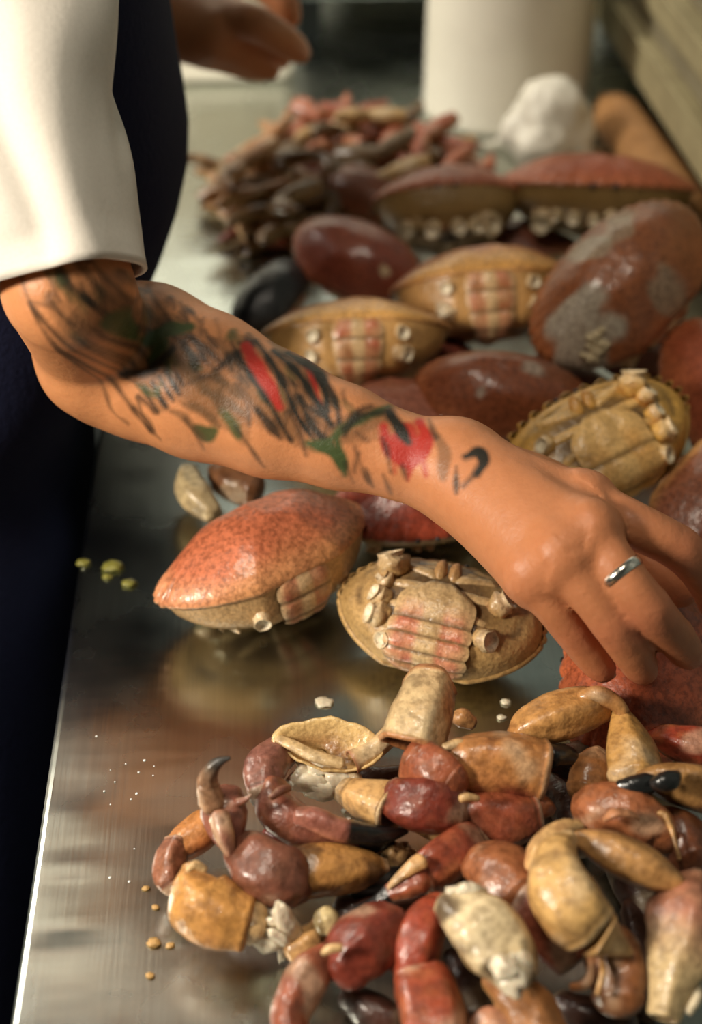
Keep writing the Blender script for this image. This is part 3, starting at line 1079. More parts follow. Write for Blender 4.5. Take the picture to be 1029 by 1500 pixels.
# 1 upper claw: pale upright segment, red wrist, tan palm
c1 = claw('claw with a pale upright arm and tan palm, topmost of the front heap', 690, 1120)
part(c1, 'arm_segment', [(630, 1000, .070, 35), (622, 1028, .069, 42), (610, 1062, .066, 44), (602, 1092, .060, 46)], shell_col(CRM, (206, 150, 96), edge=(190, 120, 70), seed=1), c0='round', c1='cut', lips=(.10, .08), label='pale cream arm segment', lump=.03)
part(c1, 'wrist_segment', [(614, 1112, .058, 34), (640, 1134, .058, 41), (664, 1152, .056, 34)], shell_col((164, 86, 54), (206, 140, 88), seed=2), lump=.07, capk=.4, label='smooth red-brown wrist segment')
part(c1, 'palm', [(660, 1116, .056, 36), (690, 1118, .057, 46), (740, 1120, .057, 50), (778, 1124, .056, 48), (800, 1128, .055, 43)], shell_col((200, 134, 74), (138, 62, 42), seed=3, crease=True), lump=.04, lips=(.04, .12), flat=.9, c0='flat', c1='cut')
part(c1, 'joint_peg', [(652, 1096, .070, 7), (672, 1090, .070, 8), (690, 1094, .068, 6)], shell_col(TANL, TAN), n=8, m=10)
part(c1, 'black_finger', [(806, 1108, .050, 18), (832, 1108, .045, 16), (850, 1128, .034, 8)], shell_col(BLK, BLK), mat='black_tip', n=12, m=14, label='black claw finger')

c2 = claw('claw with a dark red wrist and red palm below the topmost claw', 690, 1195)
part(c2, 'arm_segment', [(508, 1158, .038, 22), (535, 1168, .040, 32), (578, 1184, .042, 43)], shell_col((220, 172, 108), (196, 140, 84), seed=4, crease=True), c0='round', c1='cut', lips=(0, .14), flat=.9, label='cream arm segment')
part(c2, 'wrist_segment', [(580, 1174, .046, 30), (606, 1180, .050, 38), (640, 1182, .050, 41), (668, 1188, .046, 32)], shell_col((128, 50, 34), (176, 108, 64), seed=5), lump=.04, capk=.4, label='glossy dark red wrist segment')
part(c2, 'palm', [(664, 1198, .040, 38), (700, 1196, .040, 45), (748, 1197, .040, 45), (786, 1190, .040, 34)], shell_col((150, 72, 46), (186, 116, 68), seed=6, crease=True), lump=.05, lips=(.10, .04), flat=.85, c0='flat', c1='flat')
part(c2, 'lower_rim', [(612, 1214, .030, 6), (640, 1226, .028, 8), (676, 1232, .026, 7), (700, 1234, .026, 4)], shell_col((214, 166, 104), TAN), n=12, m=12, lump=.15)
part(c2, 'finger_hinge', [(776, 1184, .044, 16), (794, 1182, .042, 18), (806, 1186, .038, 10)], shell_col((176, 100, 60), TAN), n=10, m=12)
part(c2, 'joint_peg', [(676, 1170, .066, 6), (686, 1168, .066, 7), (700, 1170, .064, 5)], shell_col(TANL, TAN), n=8, m=10)

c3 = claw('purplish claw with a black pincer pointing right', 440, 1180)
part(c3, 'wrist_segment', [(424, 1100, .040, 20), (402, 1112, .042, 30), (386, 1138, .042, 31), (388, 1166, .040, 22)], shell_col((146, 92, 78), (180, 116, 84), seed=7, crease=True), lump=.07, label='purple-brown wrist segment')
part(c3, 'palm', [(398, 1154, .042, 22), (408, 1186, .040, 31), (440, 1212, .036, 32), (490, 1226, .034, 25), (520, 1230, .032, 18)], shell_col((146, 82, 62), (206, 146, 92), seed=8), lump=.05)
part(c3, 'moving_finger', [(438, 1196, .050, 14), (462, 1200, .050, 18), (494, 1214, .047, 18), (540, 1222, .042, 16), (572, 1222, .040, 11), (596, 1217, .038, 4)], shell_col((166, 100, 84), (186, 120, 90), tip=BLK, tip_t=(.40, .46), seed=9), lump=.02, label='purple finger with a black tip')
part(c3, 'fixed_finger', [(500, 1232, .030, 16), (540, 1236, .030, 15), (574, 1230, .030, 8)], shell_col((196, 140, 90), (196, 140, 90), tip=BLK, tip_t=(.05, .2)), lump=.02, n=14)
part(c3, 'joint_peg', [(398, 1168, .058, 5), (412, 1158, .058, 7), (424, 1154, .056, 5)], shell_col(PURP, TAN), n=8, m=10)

# broken piece of shell with flesh, behind the purple claw
sh = empty('shell_fragment', at(478, 1120, 0), 'broken cream shell holding white flesh above the purple claw', 'shell fragment')
v, f, c = [], [], []
ca_, n_a, n_b = at(480, 1102, .045), 30, 10
for j in range(n_b + 1):
    s = j / n_b
    for i in range(n_a):
        a = 2 * math.pi * i / n_a
        rx = .026 * s * (1 + .16 * math.cos(2 * a + .5) + .10 * noise.noise(Vector((math.cos(a) * 1.5, math.sin(a) * 1.5, 3))))
        ry = .0125 * s * (1 + .25 * math.cos(a) + .15 * noise.noise(Vector((math.cos(a) * 2, math.sin(a) * 2, 9))))
        p = ca_ + Vector((math.cos(a) * rx, math.sin(a) * ry - .004 * math.cos(a), .009 * s ** 2 - .002 + .007 * math.sin(a) * s + .0018 * noise.noise(Vector((math.cos(a) * s * 4, math.sin(a) * s * 4, 4)))))
        v.append(p)
        c.append(mixc(lin((226, 190, 128)), lin((140, 92, 50)), .9 * sstep(.95, .3, s) * sstep(-.3, .4, noise3(p, 90, 3))))
for j in range(n_b):
    for i in range(n_a):
        k = (i + 1) % n_a
        f.append((j * n_a + i, (j + 1) * n_a + i, (j + 1) * n_a + k, j * n_a + k))
o = build('shell_bowl', v, f, M['belly'], sh, c)
md = o.modifiers.new('thick', 'SOLIDIFY')
md.thickness = .0014
for (x, y, z, r, s_) in ((452, 1140, .034, .0095, 1), (478, 1150, .030, .0105, 2), (500, 1140, .036, .008, 3), (470, 1124, .040, .007, 4), (512, 1160, .026, .008, 5), (530, 1190, .020, .008, 6)):
    vv, ff, cc = blob(at(x, y, z), r, lambda d, q: (0, 0, 0), .45, 2.2, s_, (18, 12), (1.2, .8, .8))
    build('flesh_lump', vv, ff, M['flesh'], sh)
part(sh, 'membrane', [(438, 1104, .036, 12), (462, 1126, .034, 20), (492, 1150, .030, 22), (520, 1176, .026, 16)], shell_col((222, 184, 132), (190, 140, 90), seed=90, spots=.3), n=20, m=18, flat=.7, lump=.2)
part(sh, 'membrane', [(506, 1126, .040, 6), (520, 1142, .038, 12), (514, 1160, .034, 9)], shell_col((236, 210, 166), (200, 150, 100), seed=91), n=12, m=12, lump=.25)
part(sh, 'shell_rib', [(408, 1082, .052, 8), (430, 1092, .052, 10), (462, 1108, .050, 11), (500, 1118, .048, 10)], shell_col((232, 196, 140), CRM), n=14, m=12, flat=.6)
part(sh, 'limb_rod', [(516, 1116, .046, 18), (545, 1100, .048, 16), (570, 1078, .052, 15), (582, 1060, .054, 13)], shell_col((230, 196, 144), (200, 140, 90), edge=(150, 80, 50), pale_end=True), n=14, m=14, c0='cut')

# 4 leftmost walking leg with a curved grey tip
c4 = claw('claw with a raised curved grey tip at the left of the heap', 322, 1195)
part(c4, 'moving_finger', [(312, 1178, .058, 19), (305, 1148, .070, 15.5), (310, 1128, .079, 11), (322, 1116, .084, 7), (337, 1110, .087, 2.5)], shell_col((176, 132, 98), (196, 150, 110), tip=(58, 54, 50), tip_t=(.35, .85), seed=11), lump=.02, c1='point', label='curved finger with a grey tip')
part(c4, 'palm', [(336, 1166, .052, 24), (330, 1186, .050, 33), (334, 1215, .046, 28), (342, 1244, .040, 14)], shell_col((150, 88, 70), (190, 124, 84), seed=12), lump=.05)
part(c4, 'fixed_finger', [(322, 1196, .060, 15), (330, 1224, .056, 14), (338, 1252, .048, 7)], shell_col((170, 108, 86), TAN, seed=13), lump=.03, n=14)
part(c4, 'spur', [(350, 1176, .060, 7), (362, 1170, .064, 4), (368, 1164, .066, 2)], shell_col(PURP, TAN), n=8, m=10)

c5 = claw('bent tan claw with a bulbous palm at the lower left end of the heap', 305, 1310)
part(c5, 'arm_segment', [(322, 1196, .026, 20), (304, 1212, .026, 27), (276, 1232, .025, 26), (252, 1246, .024, 18)], shell_col((204, 134, 70), (190, 110, 60), seed=14, edge=(216, 170, 110)), lump=.04)
part(c5, 'wrist_segment', [(264, 1234, .026, 20), (253, 1258, .024, 23), (250, 1284, .022, 23), (256, 1302, .020, 16)], shell_col((156, 96, 68), (190, 130, 80), seed=15, crease=True), lump=.05, c0='flat', label='purple-brown wrist segment')
part(c5, 'palm', [(278, 1270, .040, 12), (282, 1294, .036, 31), (296, 1322, .032, 50), (328, 1342, .030, 48), (366, 1353, .028, 38)], shell_col((214, 152, 78), (196, 128, 66), seed=16, crease=False), lump=.04, lips=(0, .06), c1='flat', poly=.4, label='large smooth tan palm')
part(c5, 'joint_ring', [(366, 1352, .028, 30), (374, 1354, .028, 31), (381, 1356, .027, 26)], shell_col((232, 190, 130), CRM), n=8, lips=(.1, 0), c1='cut')
part(c5, 'joint_peg', [(276, 1274, .052, 5), (286, 1268, .052, 8), (300, 1274, .050, 6)], shell_col(TANL, TAN), n=8, m=10)

fl = empty('flesh_scrap', at(408, 1370, 0), 'torn scrap of white crab flesh beside the bulbous tan claw', 'crab meat')
for k, (x, y, z, r, s_, sq, tilt) in enumerate(((402, 1358, .026, .0095, 11, (1.0, .30, 1.0), .5), (420, 1352, .034, .0095, 12, (.55, .30, 1.45), -.25), (396, 1376, .020, .0085, 13, (1.05, .8, .8), .2),
                                              (424, 1370, .024, .0080, 14, (.9, .5, 1.0), -.5), (414, 1394, .012, .0058, 15, (.4, .4, 1.5), .1), (408, 1374, .026, .0070, 16, (1.2, .35, .8), .9))):
    vv, ff, cc = blob((0, 0, 0), r, None, .40, 1.7, s_, (20, 14), sq)
    m3 = Matrix.Rotation(tilt, 3, 'Y') @ Matrix.Rotation(.5 * tilt, 3, 'X')
    vv = [at(x, y, z) + m3 @ q for q in vv]
    build('flesh_flake', vv, ff, M['flesh'], fl)
c5b = claw('short cut joint with a pale oval end beside the torn white flesh', 456, 1375, 'limb_joint', 'crab leg')
part(c5b, 'segment', [(428, 1394, .018, 18), (450, 1384, .019, 24), (474, 1366, .020, 22)], shell_col((206, 156, 96), (150, 90, 56), seed=17, spots=.4), c1='cut', lips=(0, .1), lump=.1)
part(c5b, 'end_disc', [(470, 1352, .034, 17), (480, 1350, .034, 20), (488, 1349, .033, 15)], shell_col((220, 196, 140), (180, 160, 110), edge=(120, 100, 60)), n=8, flat=1.1)

c6 = claw('claw with a rounded purple wrist and veined tan palm, low at the left', 440, 1285)
part(c6, 'wrist_segment', [(352, 1242, .036, 22), (366, 1258, .040, 38), (388, 1277, .041, 46), (416, 1290, .038, 44), (432, 1296, .034, 34)], shell_col((134, 80, 60), (160, 100, 70), seed=18), lump=.04, capk=.34, label='rounded purple-brown wrist segment')
part(c6, 'palm', [(432, 1280, .032, 37), (456, 1276, .034, 39), (500, 1274, .033, 36), (540, 1272, .030, 26), (562, 1270, .028, 14)], shell_col((200, 142, 74), (178, 112, 62), seed=19, spots=.75, crease=True), lump=.07, lips=(.12, 0), c0='flat')
part(c6, 'fixed_finger', [(524, 1290, .024, 24), (566, 1288, .022, 20), (606, 1276, .020, 12)], shell_col(BLK, BLK), mat='black_tip', n=14, label='black finger')

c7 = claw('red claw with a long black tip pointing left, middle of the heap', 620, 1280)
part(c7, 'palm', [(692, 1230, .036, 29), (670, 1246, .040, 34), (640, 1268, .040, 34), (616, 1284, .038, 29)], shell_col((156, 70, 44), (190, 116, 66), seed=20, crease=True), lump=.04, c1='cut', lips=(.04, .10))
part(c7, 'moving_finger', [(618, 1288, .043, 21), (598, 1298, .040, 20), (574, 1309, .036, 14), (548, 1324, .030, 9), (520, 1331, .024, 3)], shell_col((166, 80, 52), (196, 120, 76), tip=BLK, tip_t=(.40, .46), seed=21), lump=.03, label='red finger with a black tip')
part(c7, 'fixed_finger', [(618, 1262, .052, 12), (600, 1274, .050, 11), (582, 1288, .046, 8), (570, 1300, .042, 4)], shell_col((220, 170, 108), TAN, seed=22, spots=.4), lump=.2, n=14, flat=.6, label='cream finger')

c8 = claw('dark red claw bent like an elbow at the bottom left of the heap', 500, 1410)
part(c8, 'wrist_segment', [(578, 1360, .036, 40), (556, 1370, .038, 45), (524, 1394, .037, 48), (502, 1422, .033, 36)], shell_col((134, 54, 38), (150, 66, 44), seed=23), lump=.05, c0='flat')
part(c8, 'arm_segment', [(486, 1398, .036, 22), (456, 1424, .034, 33), (436, 1460, .030, 32), (424, 1500, .028, 28), (440, 1545, .026, 26)], shell_col((156, 80, 52), (180, 110, 66), seed=24), lump=.05, c0='flat')
part(c8, 'joint_peg', [(474, 1396, .054, 5), (484, 1390, .056, 7), (500, 1388, .056, 6)], shell_col(TANL, TAN), n=8, m=10)

c9 = claw('bright red two-segment leg at the bottom centre of the heap', 620, 1420)
part(c9, 'upper_segment', [(646, 1324, .040, 20), (628, 1346, .042, 31), (612, 1382, .040, 37), (604, 1422, .034, 30), (602, 1434, .032, 20)], shell_col((164, 66, 42), (196, 120, 68), seed=25), lump=.03, ridge=.05, poly=1.0, c1='flat')
part(c9, 'lower_segment', [(622, 1444, .032, 44), (628, 1464, .034, 48), (636, 1500, .034, 50), (642, 1560, .032, 50)], shell_col((162, 70, 42), (200, 134, 72), seed=26), lump=.03, ridge=.06, lips=(.05, 0), c0='flat', poly=1.0)

c10 = claw('pale cream claw palm with grey blotches and a broken white end', 712, 1365)
part(c10, 'palm', [(664, 1320, .062, 28), (678, 1334, .063, 41), (706, 1362, .062, 52), (740, 1400, .058, 50), (760, 1434, .054, 32)], shell_col((236, 212, 166), (206, 166, 106), seed=27, spots=.85, pale_end=True), lump=.08, lump_scale=80, c0='flat', label='blotched cream palm')
for (x, y, z, r, s_, sq) in ((752, 1428, .068, .0085, 21, (.9, 1.2, .6)), (738, 1418, .072, .0065, 22, (1, 1, .6)), (762, 1412, .068, .006, 23, (1, 1, .7)), (688, 1304, .074, .0048, 24, (1.4, .7, .7)), (668, 1306, .072, .0038, 25, (1.2, .7, .7))):
    vv, ff, cc = blob(at(x, y, z), r, None, .45, 2.4, s_, (18, 12), sq)
    build('flesh_flake', vv, ff, M['flesh'], c10)

c11 = claw('long red-brown claw palm behind the pale cream claws', 770, 1320)
part(c11, 'wrist_segment', [(708, 1264, .044, 34), (738, 1284, .048, 45), (768, 1314, .048, 44)], shell_col((164, 98, 58), (140, 70, 46), seed=28), lump=.06)
part(c11, 'palm', [(766, 1306, .046, 36), (786, 1336, .047, 44), (818, 1376, .044, 42), (846, 1408, .040, 30)], shell_col((142, 72, 48), (118, 50, 36), seed=29), lump=.09, c1='flat')

c12 = claw('smooth cream claw with a pointed tip, topmost at the lower right', 838, 1310)
part(c12, 'wrist_segment', [(848, 1212, .068, 12), (822, 1222, .069, 21), (800, 1246, .068, 24), (788, 1272, .066, 18)], shell_col((224, 178, 116), (206, 130, 86), seed=30), lump=.05)
part(c12, 'palm', [(834, 1228, .080, 14), (818, 1256, .080, 32), (820, 1296, .079, 48), (845, 1337, .075, 50), (868, 1362, .070, 41)], shell_col((226, 178, 108), (196, 140, 78), seed=31, crease=True), lump=.03, lips=(0, .05), c1='flat', poly=.6, label='smooth cream palm')
part(c12, 'finger_tip', [(878, 1368, .069, 38), (890, 1376, .067, 30), (908, 1387, .064, 17), (924, 1396, .062, 6)], shell_col((190, 146, 88), (140, 104, 66), seed=32, spots=.6), lump=.06, c0='flat')
c13 = claw('long plain tan leg segment pointing to the right edge', 930, 1262, 'severed_limb', 'crab leg')
part(c13, 'segment', [(842, 1225, .074, 8), (862, 1232, .074, 20), (900, 1248, .074, 32), (950, 1274, .072, 32), (988, 1292, .070, 18), (998, 1298, .069, 13)], shell_col((202, 148, 86), (176, 120, 70), seed=33), lump=.02, flat=.85)
part(c13, 'claw_tip', [(994, 1298, .069, 10), (1012, 1308, .067, 8), (1034, 1318, .065, 4)], shell_col((50, 44, 36), (40, 36, 30)), n=10, m=12, label='dark claw tip')

c14 = claw('brown claw wrist with a shiny ridge above the long tan leg segment', 908, 1195)
part(c14, 'wrist_segment', [(852, 1184, .052, 22), (880, 1184, .056, 38), (920, 1194, .056, 42), (962, 1216, .052, 34), (976, 1238, .048, 20)], shell_col((176, 104, 62), (140, 66, 46), seed=34), lump=.08)
part(c14, 'wrist_spine', [(886, 1200, .070, 4), (902, 1190, .075, 8), (924, 1192, .074, 7), (936, 1200, .070, 3)], shell_col((204, 140, 96), (170, 96, 66), seed=35), n=14, lump=.25, flat=.6)
part(c14, 'palm', [(974, 1204, .044, 28), (994, 1226, .044, 42), (1012, 1262, .040, 36)], shell_col((130, 72, 42), (120, 60, 40), seed=36), lump=.04)
part(c14, 'joint_edge', [(962, 1192, .064, 4), (974, 1194, .064, 6), (986, 1220, .060, 4), (996, 1258, .054, 3)], shell_col((214, 160, 96), TAN), n=14, m=10)

c15 = claw('bent tan leg with a narrow waist joint at the upper right of the heap', 850, 1050, 'severed_limb', 'crab leg')
part(c15, 'upper_segment', [(752, 1078, .050, 12), (772, 1068, .052, 27), (812, 1054, .055, 35), (856, 1040, .056, 32), (888, 1032, .056, 22)], shell_col((214, 156, 88), (196, 130, 70), seed=37, edge=(200, 140, 80)), lump=.02)
part(c15, 'knee_joint', [(852, 1022, .066, 10), (876, 1018, .068, 14), (900, 1028, .066, 13), (914, 1044, .062, 9)], shell_col((196, 140, 80), BRN, seed=38, spots=.5), n=14, m=12, lump=.1)
part(c15, 'lower_segment', [(908, 1040, .058, 10), (914, 1062, .056, 21), (922, 1096, .052, 34), (930, 1138, .046, 40)], shell_col((208, 156, 84), (186, 128, 70), seed=39), lump=.03)

c16 = claw('short rounded tan joint between red palm and bent leg', 865, 1140, 'limb_joint', 'crab leg')
part(c16, 'segment', [(876, 1108, .040, 18), (866, 1128, .040, 28), (856, 1160, .036, 26)], shell_col((196, 132, 76), (170, 100, 60), seed=40), lump=.05)
c17 = claw('olive-tan pincer with two blunt black tips at the right edge', 985, 1150)
part(c17, 'palm', [(938, 1140, .062, 12), (968, 1142, .062, 25), (1010, 1150, .060, 33), (1060, 1162, .058, 34)], shell_col((176, 128, 72), (150, 100, 58), seed=41), lump=.03)
part(c17, 'black_finger', [(908, 1152, .068, 10), (926, 1152, .069, 17), (948, 1148, .069, 17), (958, 1146, .068, 12)], shell_col(BLK, BLK), mat='black_tip', n=12, m=14)
part(c17, 'black_finger', [(958, 1148, .076, 8), (970, 1146, .078, 14), (984, 1142, .078, 14), (992, 1136, .076, 8)], shell_col(BLK, BLK), mat='black_tip', n=12, m=14)
c18 = claw('bright red claw at the right edge under the red crab', 1000, 1090)
part(c18, 'palm', [(952, 1080, .040, 10), (974, 1082, .042, 20), (1010, 1092, .042, 28), (1060, 1100, .040, 30)], shell_col((172, 66, 40), (214, 150, 84), seed=42), lump=.04)
c19 = claw('pinkish white claw in the bottom right corner', 995, 1410)
part(c19, 'palm', [(1016, 1308, .056, 40), (1012, 1350, .058, 58), (1000, 1400, .056, 48), (984, 1446, .052, 30), (974, 1492, .046, 22)], shell_col((186, 120, 92), (206, 166, 122), seed=43, tip=(210, 182, 134), tip_t=(.35, .75)), lump=.06, c1='cut')
part(c19, 'flesh_flake', [(1016, 1440, .052, 8), (1022, 1460, .052, 10), (1010, 1482, .050, 6)], shell_col((230, 214, 180), CRM), n=10, m=12, lump=.3)
c20 = claw('brown claw palm below the smooth cream claw', 900, 1430)
part(c20, 'palm', [(884, 1370, .046, 26), (896, 1396, .046, 40), (906, 1430, .044, 42), (908, 1468, .040, 36)], shell_col((150, 92, 52), (110, 60, 38), seed=44), lump=.04)
part(c20, 'joint_edge', [(864, 1392, .050, 5), (868, 1420, .050, 7), (858, 1442, .048, 8), (838, 1446, .046, 6)], shell_col((196, 124, 70), BRN), n=14, m=12)
part(c20, 'joint_edge', [(882, 1402, .058, 3), (884, 1424, .058, 5), (876, 1456, .055, 4)], shell_col((214, 160, 96), TAN), n=12, m=12)
c21 = claw('dull tan claw segment at the bottom edge below the pale cream palm', 770, 1470)
part(c21, 'segment', [(714, 1436, .046, 12), (740, 1448, .046, 28), (772, 1476, .044, 38), (796, 1530, .040, 42)], shell_col((176, 116, 66), (206, 160, 100), seed=45), lump=.05)
c22 = claw('pinkish tan claw end at the very bottom edge beside the red leg', 735, 1500)
part(c22, 'segment', [(700, 1512, .034, 16), (722, 1502, .036, 24), (752, 1520, .034, 26), (770, 1560, .030, 24)], shell_col((206, 150, 116), (190, 120, 90), seed=46), lump=.06)
c23 = claw('small tan joint fragment right of the pale upright arm', 690, 1052, 'limb_joint', 'crab leg')
part(c23, 'segment', [(662, 1050, .022, 8), (676, 1052, .023, 14), (692, 1060, .020, 10)], shell_col((196, 140, 84), BRN, seed=47, spots=.4), n=12, m=14, lump=.2)
c24 = claw('small scrap of pale flesh and shell between the black pincer and the red claw', 575, 1255, 'shell_scrap', 'shell fragment')
for k, (x, y, z, r) in enumerate(((560, 1248, .022, .006), (578, 1256, .024, .007), (592, 1250, .022, .0055), (566, 1262, .02, .005))):
    vv, ff, cc = blob(at(x, y, z), r, lambda d, q: mixc(lin((214, 176, 120)), lin((110, 70, 40)), .5 + .5 * noise3(q, 200, 3)), .5, 2.5, 30 + k, (14, 9))
    build('shell_flake', vv, ff, M['belly'], c24, cc)
c25 = claw('dark red knuckle of shell deep between the purple claw and the left tip', 412, 1235, 'limb_joint', 'crab leg')
part(c25, 'segment', [(392, 1222, .018, 12), (410, 1236, .018, 16), (428, 1246, .016, 12)], shell_col((140, 50, 40), (160, 70, 50), seed=48), n=12, m=14, lump=.15)
c26 = claw('pale bone-like leg stump lying between the forearm and the orange-red crab', 300, 715, 'limb_joint', 'crab leg')
part(c26, 'segment', [(278, 692, .020, 14), (278, 708, .022, 22), (290, 730, .022, 24), (312, 752, .018, 16)], shell_col((222, 196, 146), (190, 150, 96), seed=49, spots=.3), lump=.06)
part(c26, 'thigh', [(318, 690, .022, 16), (340, 706, .024, 26), (372, 716, .022, 26)], shell_col((130, 84, 52), (150, 100, 60), seed=50), lump=.06)

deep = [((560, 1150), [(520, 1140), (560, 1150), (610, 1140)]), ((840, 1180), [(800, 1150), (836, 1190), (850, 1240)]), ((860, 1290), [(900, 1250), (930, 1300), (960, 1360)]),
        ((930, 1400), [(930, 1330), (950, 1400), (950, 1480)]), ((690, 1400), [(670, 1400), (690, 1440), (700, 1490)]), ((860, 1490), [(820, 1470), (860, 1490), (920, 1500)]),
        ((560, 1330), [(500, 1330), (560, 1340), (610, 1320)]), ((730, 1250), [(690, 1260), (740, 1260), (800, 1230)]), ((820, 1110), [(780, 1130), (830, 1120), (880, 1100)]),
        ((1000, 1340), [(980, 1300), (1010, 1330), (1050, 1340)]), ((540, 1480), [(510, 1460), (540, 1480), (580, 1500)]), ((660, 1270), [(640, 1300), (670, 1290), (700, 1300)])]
for k, ((x, y), pl) in enumerate(deep):  # filler claws added; their dark shell colour stands for shade in the gaps
    cc_ = claw('added claw under the front heap, darkened to read as shade in the gaps', x, y)
    cc_['group'] = 'filler claws added under the front heap'
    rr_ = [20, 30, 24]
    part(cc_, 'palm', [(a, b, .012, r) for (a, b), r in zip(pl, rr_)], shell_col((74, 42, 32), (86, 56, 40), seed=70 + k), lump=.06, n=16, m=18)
# ------------------------------------------------------------------ heap of small legs at the back
LEGC = [((196, 136, 84), (212, 170, 112)), ((164, 84, 58), (196, 146, 96)), ((200, 156, 96), (214, 176, 116)), ((140, 100, 60), (176, 140, 90)), ((188, 108, 76), (206, 156, 108)), ((110, 84, 54), (160, 126, 80))]
LEG_GROUP = 'small severed legs heaped at the back'
LEG_LABEL = 'small jointed brown leg in the tangled heap of severed crab legs at the back'


def small_leg(kind, label=LEG_LABEL):
    r = random.Random(100 + kind)
    root = empty('severed_limb', (0, 0, 0), label, 'crab leg', LEG_GROUP)
    a, b = LEGC[kind]
    bend1, bend2 = r.uniform(.5, 1.3), r.uniform(.4, 1.2)
    s = r.uniform(.85, 1.15)
    p0 = Vector((-.030 * s, 0, 0))
    p1 = Vector((0, .006, .004))
    d = Vector((math.cos(bend1), math.sin(bend1), .1)).normalized()
    p2 = p1 + d * .026 * s
    d2 = Vector((math.cos(bend1 + bend2), math.sin(bend1 + bend2), -.1)).normalized()
    p3 = p2 + d2 * .017 * s
    root['joints'] = [c for q in (p0, p1, p2, p3) for c in q]
    col = shell_col(a, b, seed=kind)
    v, f, c = sweep([(*p0, .0070), (*(p0 * .5 + p1 * .5), .0092), (*p1, .0070)], 9, 9, colf=col, c0='cut', flat=.8)
    build('thigh', v, f, M['leg_shell'], root, c, world=False)
    v, f, c = sweep([(*p1, .0062), (*(p1 * .4 + p2 * .6), .0080), (*p2, .0060)], 9, 9, colf=col, flat=.85)
    build('shank', v, f, M['leg_shell'], root, c, world=False)
    v, f, c = sweep([(*p2, .0045), (*(p2 * .6 + p3 * .4), .0047), (*p3, .0010)], 9, 9, colf=shell_col(a, b, tip=(60, 40, 30), tip_t=(.75, .95), seed=kind), c1='point')
    build('toe', v, f, M['leg_shell'], root, c, world=False)
    return root


protos = [small_leg(k) for k in range(6)]
used_p = [False] * 6


def copy_tree(o, parent=None):
    c = o.copy()
    COL.objects.link(c)
    c.parent = parent
    for ch in list(o.children):
        copy_tree(ch, c)
    return c


placed = np.zeros((0, 4))                          # spheres along the legs already lying in the heap


def leg_spheres(o, rot, sc):
    j = list(o['joints'])
    P4 = [Vector(j[3 * i:3 * i + 3]) for i in range(4)]
    out = []
    for (p, q), rr_, n_ in zip(zip(P4, P4[1:]), (.0074, .0064, .0042), (4, 4, 3)):
        for i in range(n_):
            out.append((*(rot @ (p.lerp(q, i / (n_ - 1)) * sc)), rr_ * sc * .70))
    return np.array(out)


def drop(S, x, y, z0=0.0):
    """the lowest z at which these spheres rest on the worktop and on the legs below"""
    z = max(z0, float((S[:, 3] - S[:, 2]).max()))
    if len(placed):
        dx = S[:, None, 0] + x - placed[None, :, 0]
        dy = S[:, None, 1] + y - placed[None, :, 1]
        rs = S[:, None, 3] + placed[None, :, 3]
        h2 = rs ** 2 - dx ** 2 - dy ** 2
        need = np.where(h2 > 0, placed[None, :, 2] + np.sqrt(np.maximum(h2, 0)) - S[:, None, 2], -1)
        z = max(z, float(need.max()))
    return z


rnd = random.Random(11)
c1, c2 = at(538, 252, .02), at(412, 296, .015)
fringe = ('lying flat on the bare steel', )
made = 0
for it in range(76):
    k = it % 6
    best = None
    for tr in range(26):                            # of several random drops keep the one that comes to rest lowest
        if it % 3:
            cx, cy, rx, ry = c1.x, c1.y, .088, .088
        else:
            cx, cy, rx, ry = c2.x, c2.y, .058, .085
        aa, rr = rnd.uniform(0, 2 * math.pi), math.sqrt(rnd.random())
        x, y = cx + rx * rr * math.cos(aa), cy + ry * rr * math.sin(aa)
        e = (rnd.uniform(-.35, .35), rnd.uniform(-.4, .4), rnd.uniform(0, 6.28))
        sc = rnd.uniform(1.05, 1.4)
        from mathutils import Euler
        S = leg_spheres(protos[k], Euler(e).to_matrix(), sc)
        z = drop(S, x, y) + .018 * rr * (it > 30)
        if best is None or z < best[0]:
            best = (z, x, y, e, sc, S, z - .018 * rr * (it > 30))
    _, x, y, e, sc, S, z = best
    placed = np.concatenate([placed, S + np.array([[x, y, z, 0]])])
    o = protos[k] if not used_p[k] else copy_tree(protos[k])
    used_p[k] = True
    o.location = (x, y, z)
    o.rotation_euler = e
    o.scale = (sc, sc, sc)
for o in protos:
    pass


def own_leg(label, segs, cols, seed):
    root = empty('severed_limb', at(segs[0][0], segs[0][1], 0), label, 'crab leg')
    for (nm, pts), (a, b) in zip(segs[1], cols):
        part(root, nm, pts, shell_col(a, b, seed=seed), n=14, m=14)
    return root


own_leg('pink bent leg reaching furthest left from the heap of legs', [(345, 245), [('thigh', [(334, 262, .014, 9), (330, 246, .018, 9), (340, 232, .022, 7), (362, 224, .024, 4)]), ('shank', [(332, 262, .012, 9), (356, 254, .016, 10), (392, 244, .022, 9)])]], [((206, 130, 100), (214, 160, 120)), ((196, 140, 90), (210, 160, 110))], 61)
own_leg('pointed dark red claw tip at the front left foot of the heap of legs', [(345, 345), [('tip', [(318, 354, .006, 2), (340, 344, .010, 9), (366, 324, .014, 13)]), ('shank', [(366, 322, .016, 11), (386, 306, .020, 12)])]], [((150, 60, 46), (130, 60, 44)), ((176, 90, 66), (190, 120, 80))], 62)
own_leg('tan upright leg segment at the front of the heap of legs', [(392, 325), [('shank', [(392, 300, .034, 10), (390, 325, .024, 14), (384, 348, .012, 11)]), ('thigh', [(384, 350, .010, 9), (400, 354, .010, 10), (418, 356, .010, 7)])]], [((206, 150, 100), (190, 120, 80)), ((180, 84, 54), (190, 110, 70))], 63)
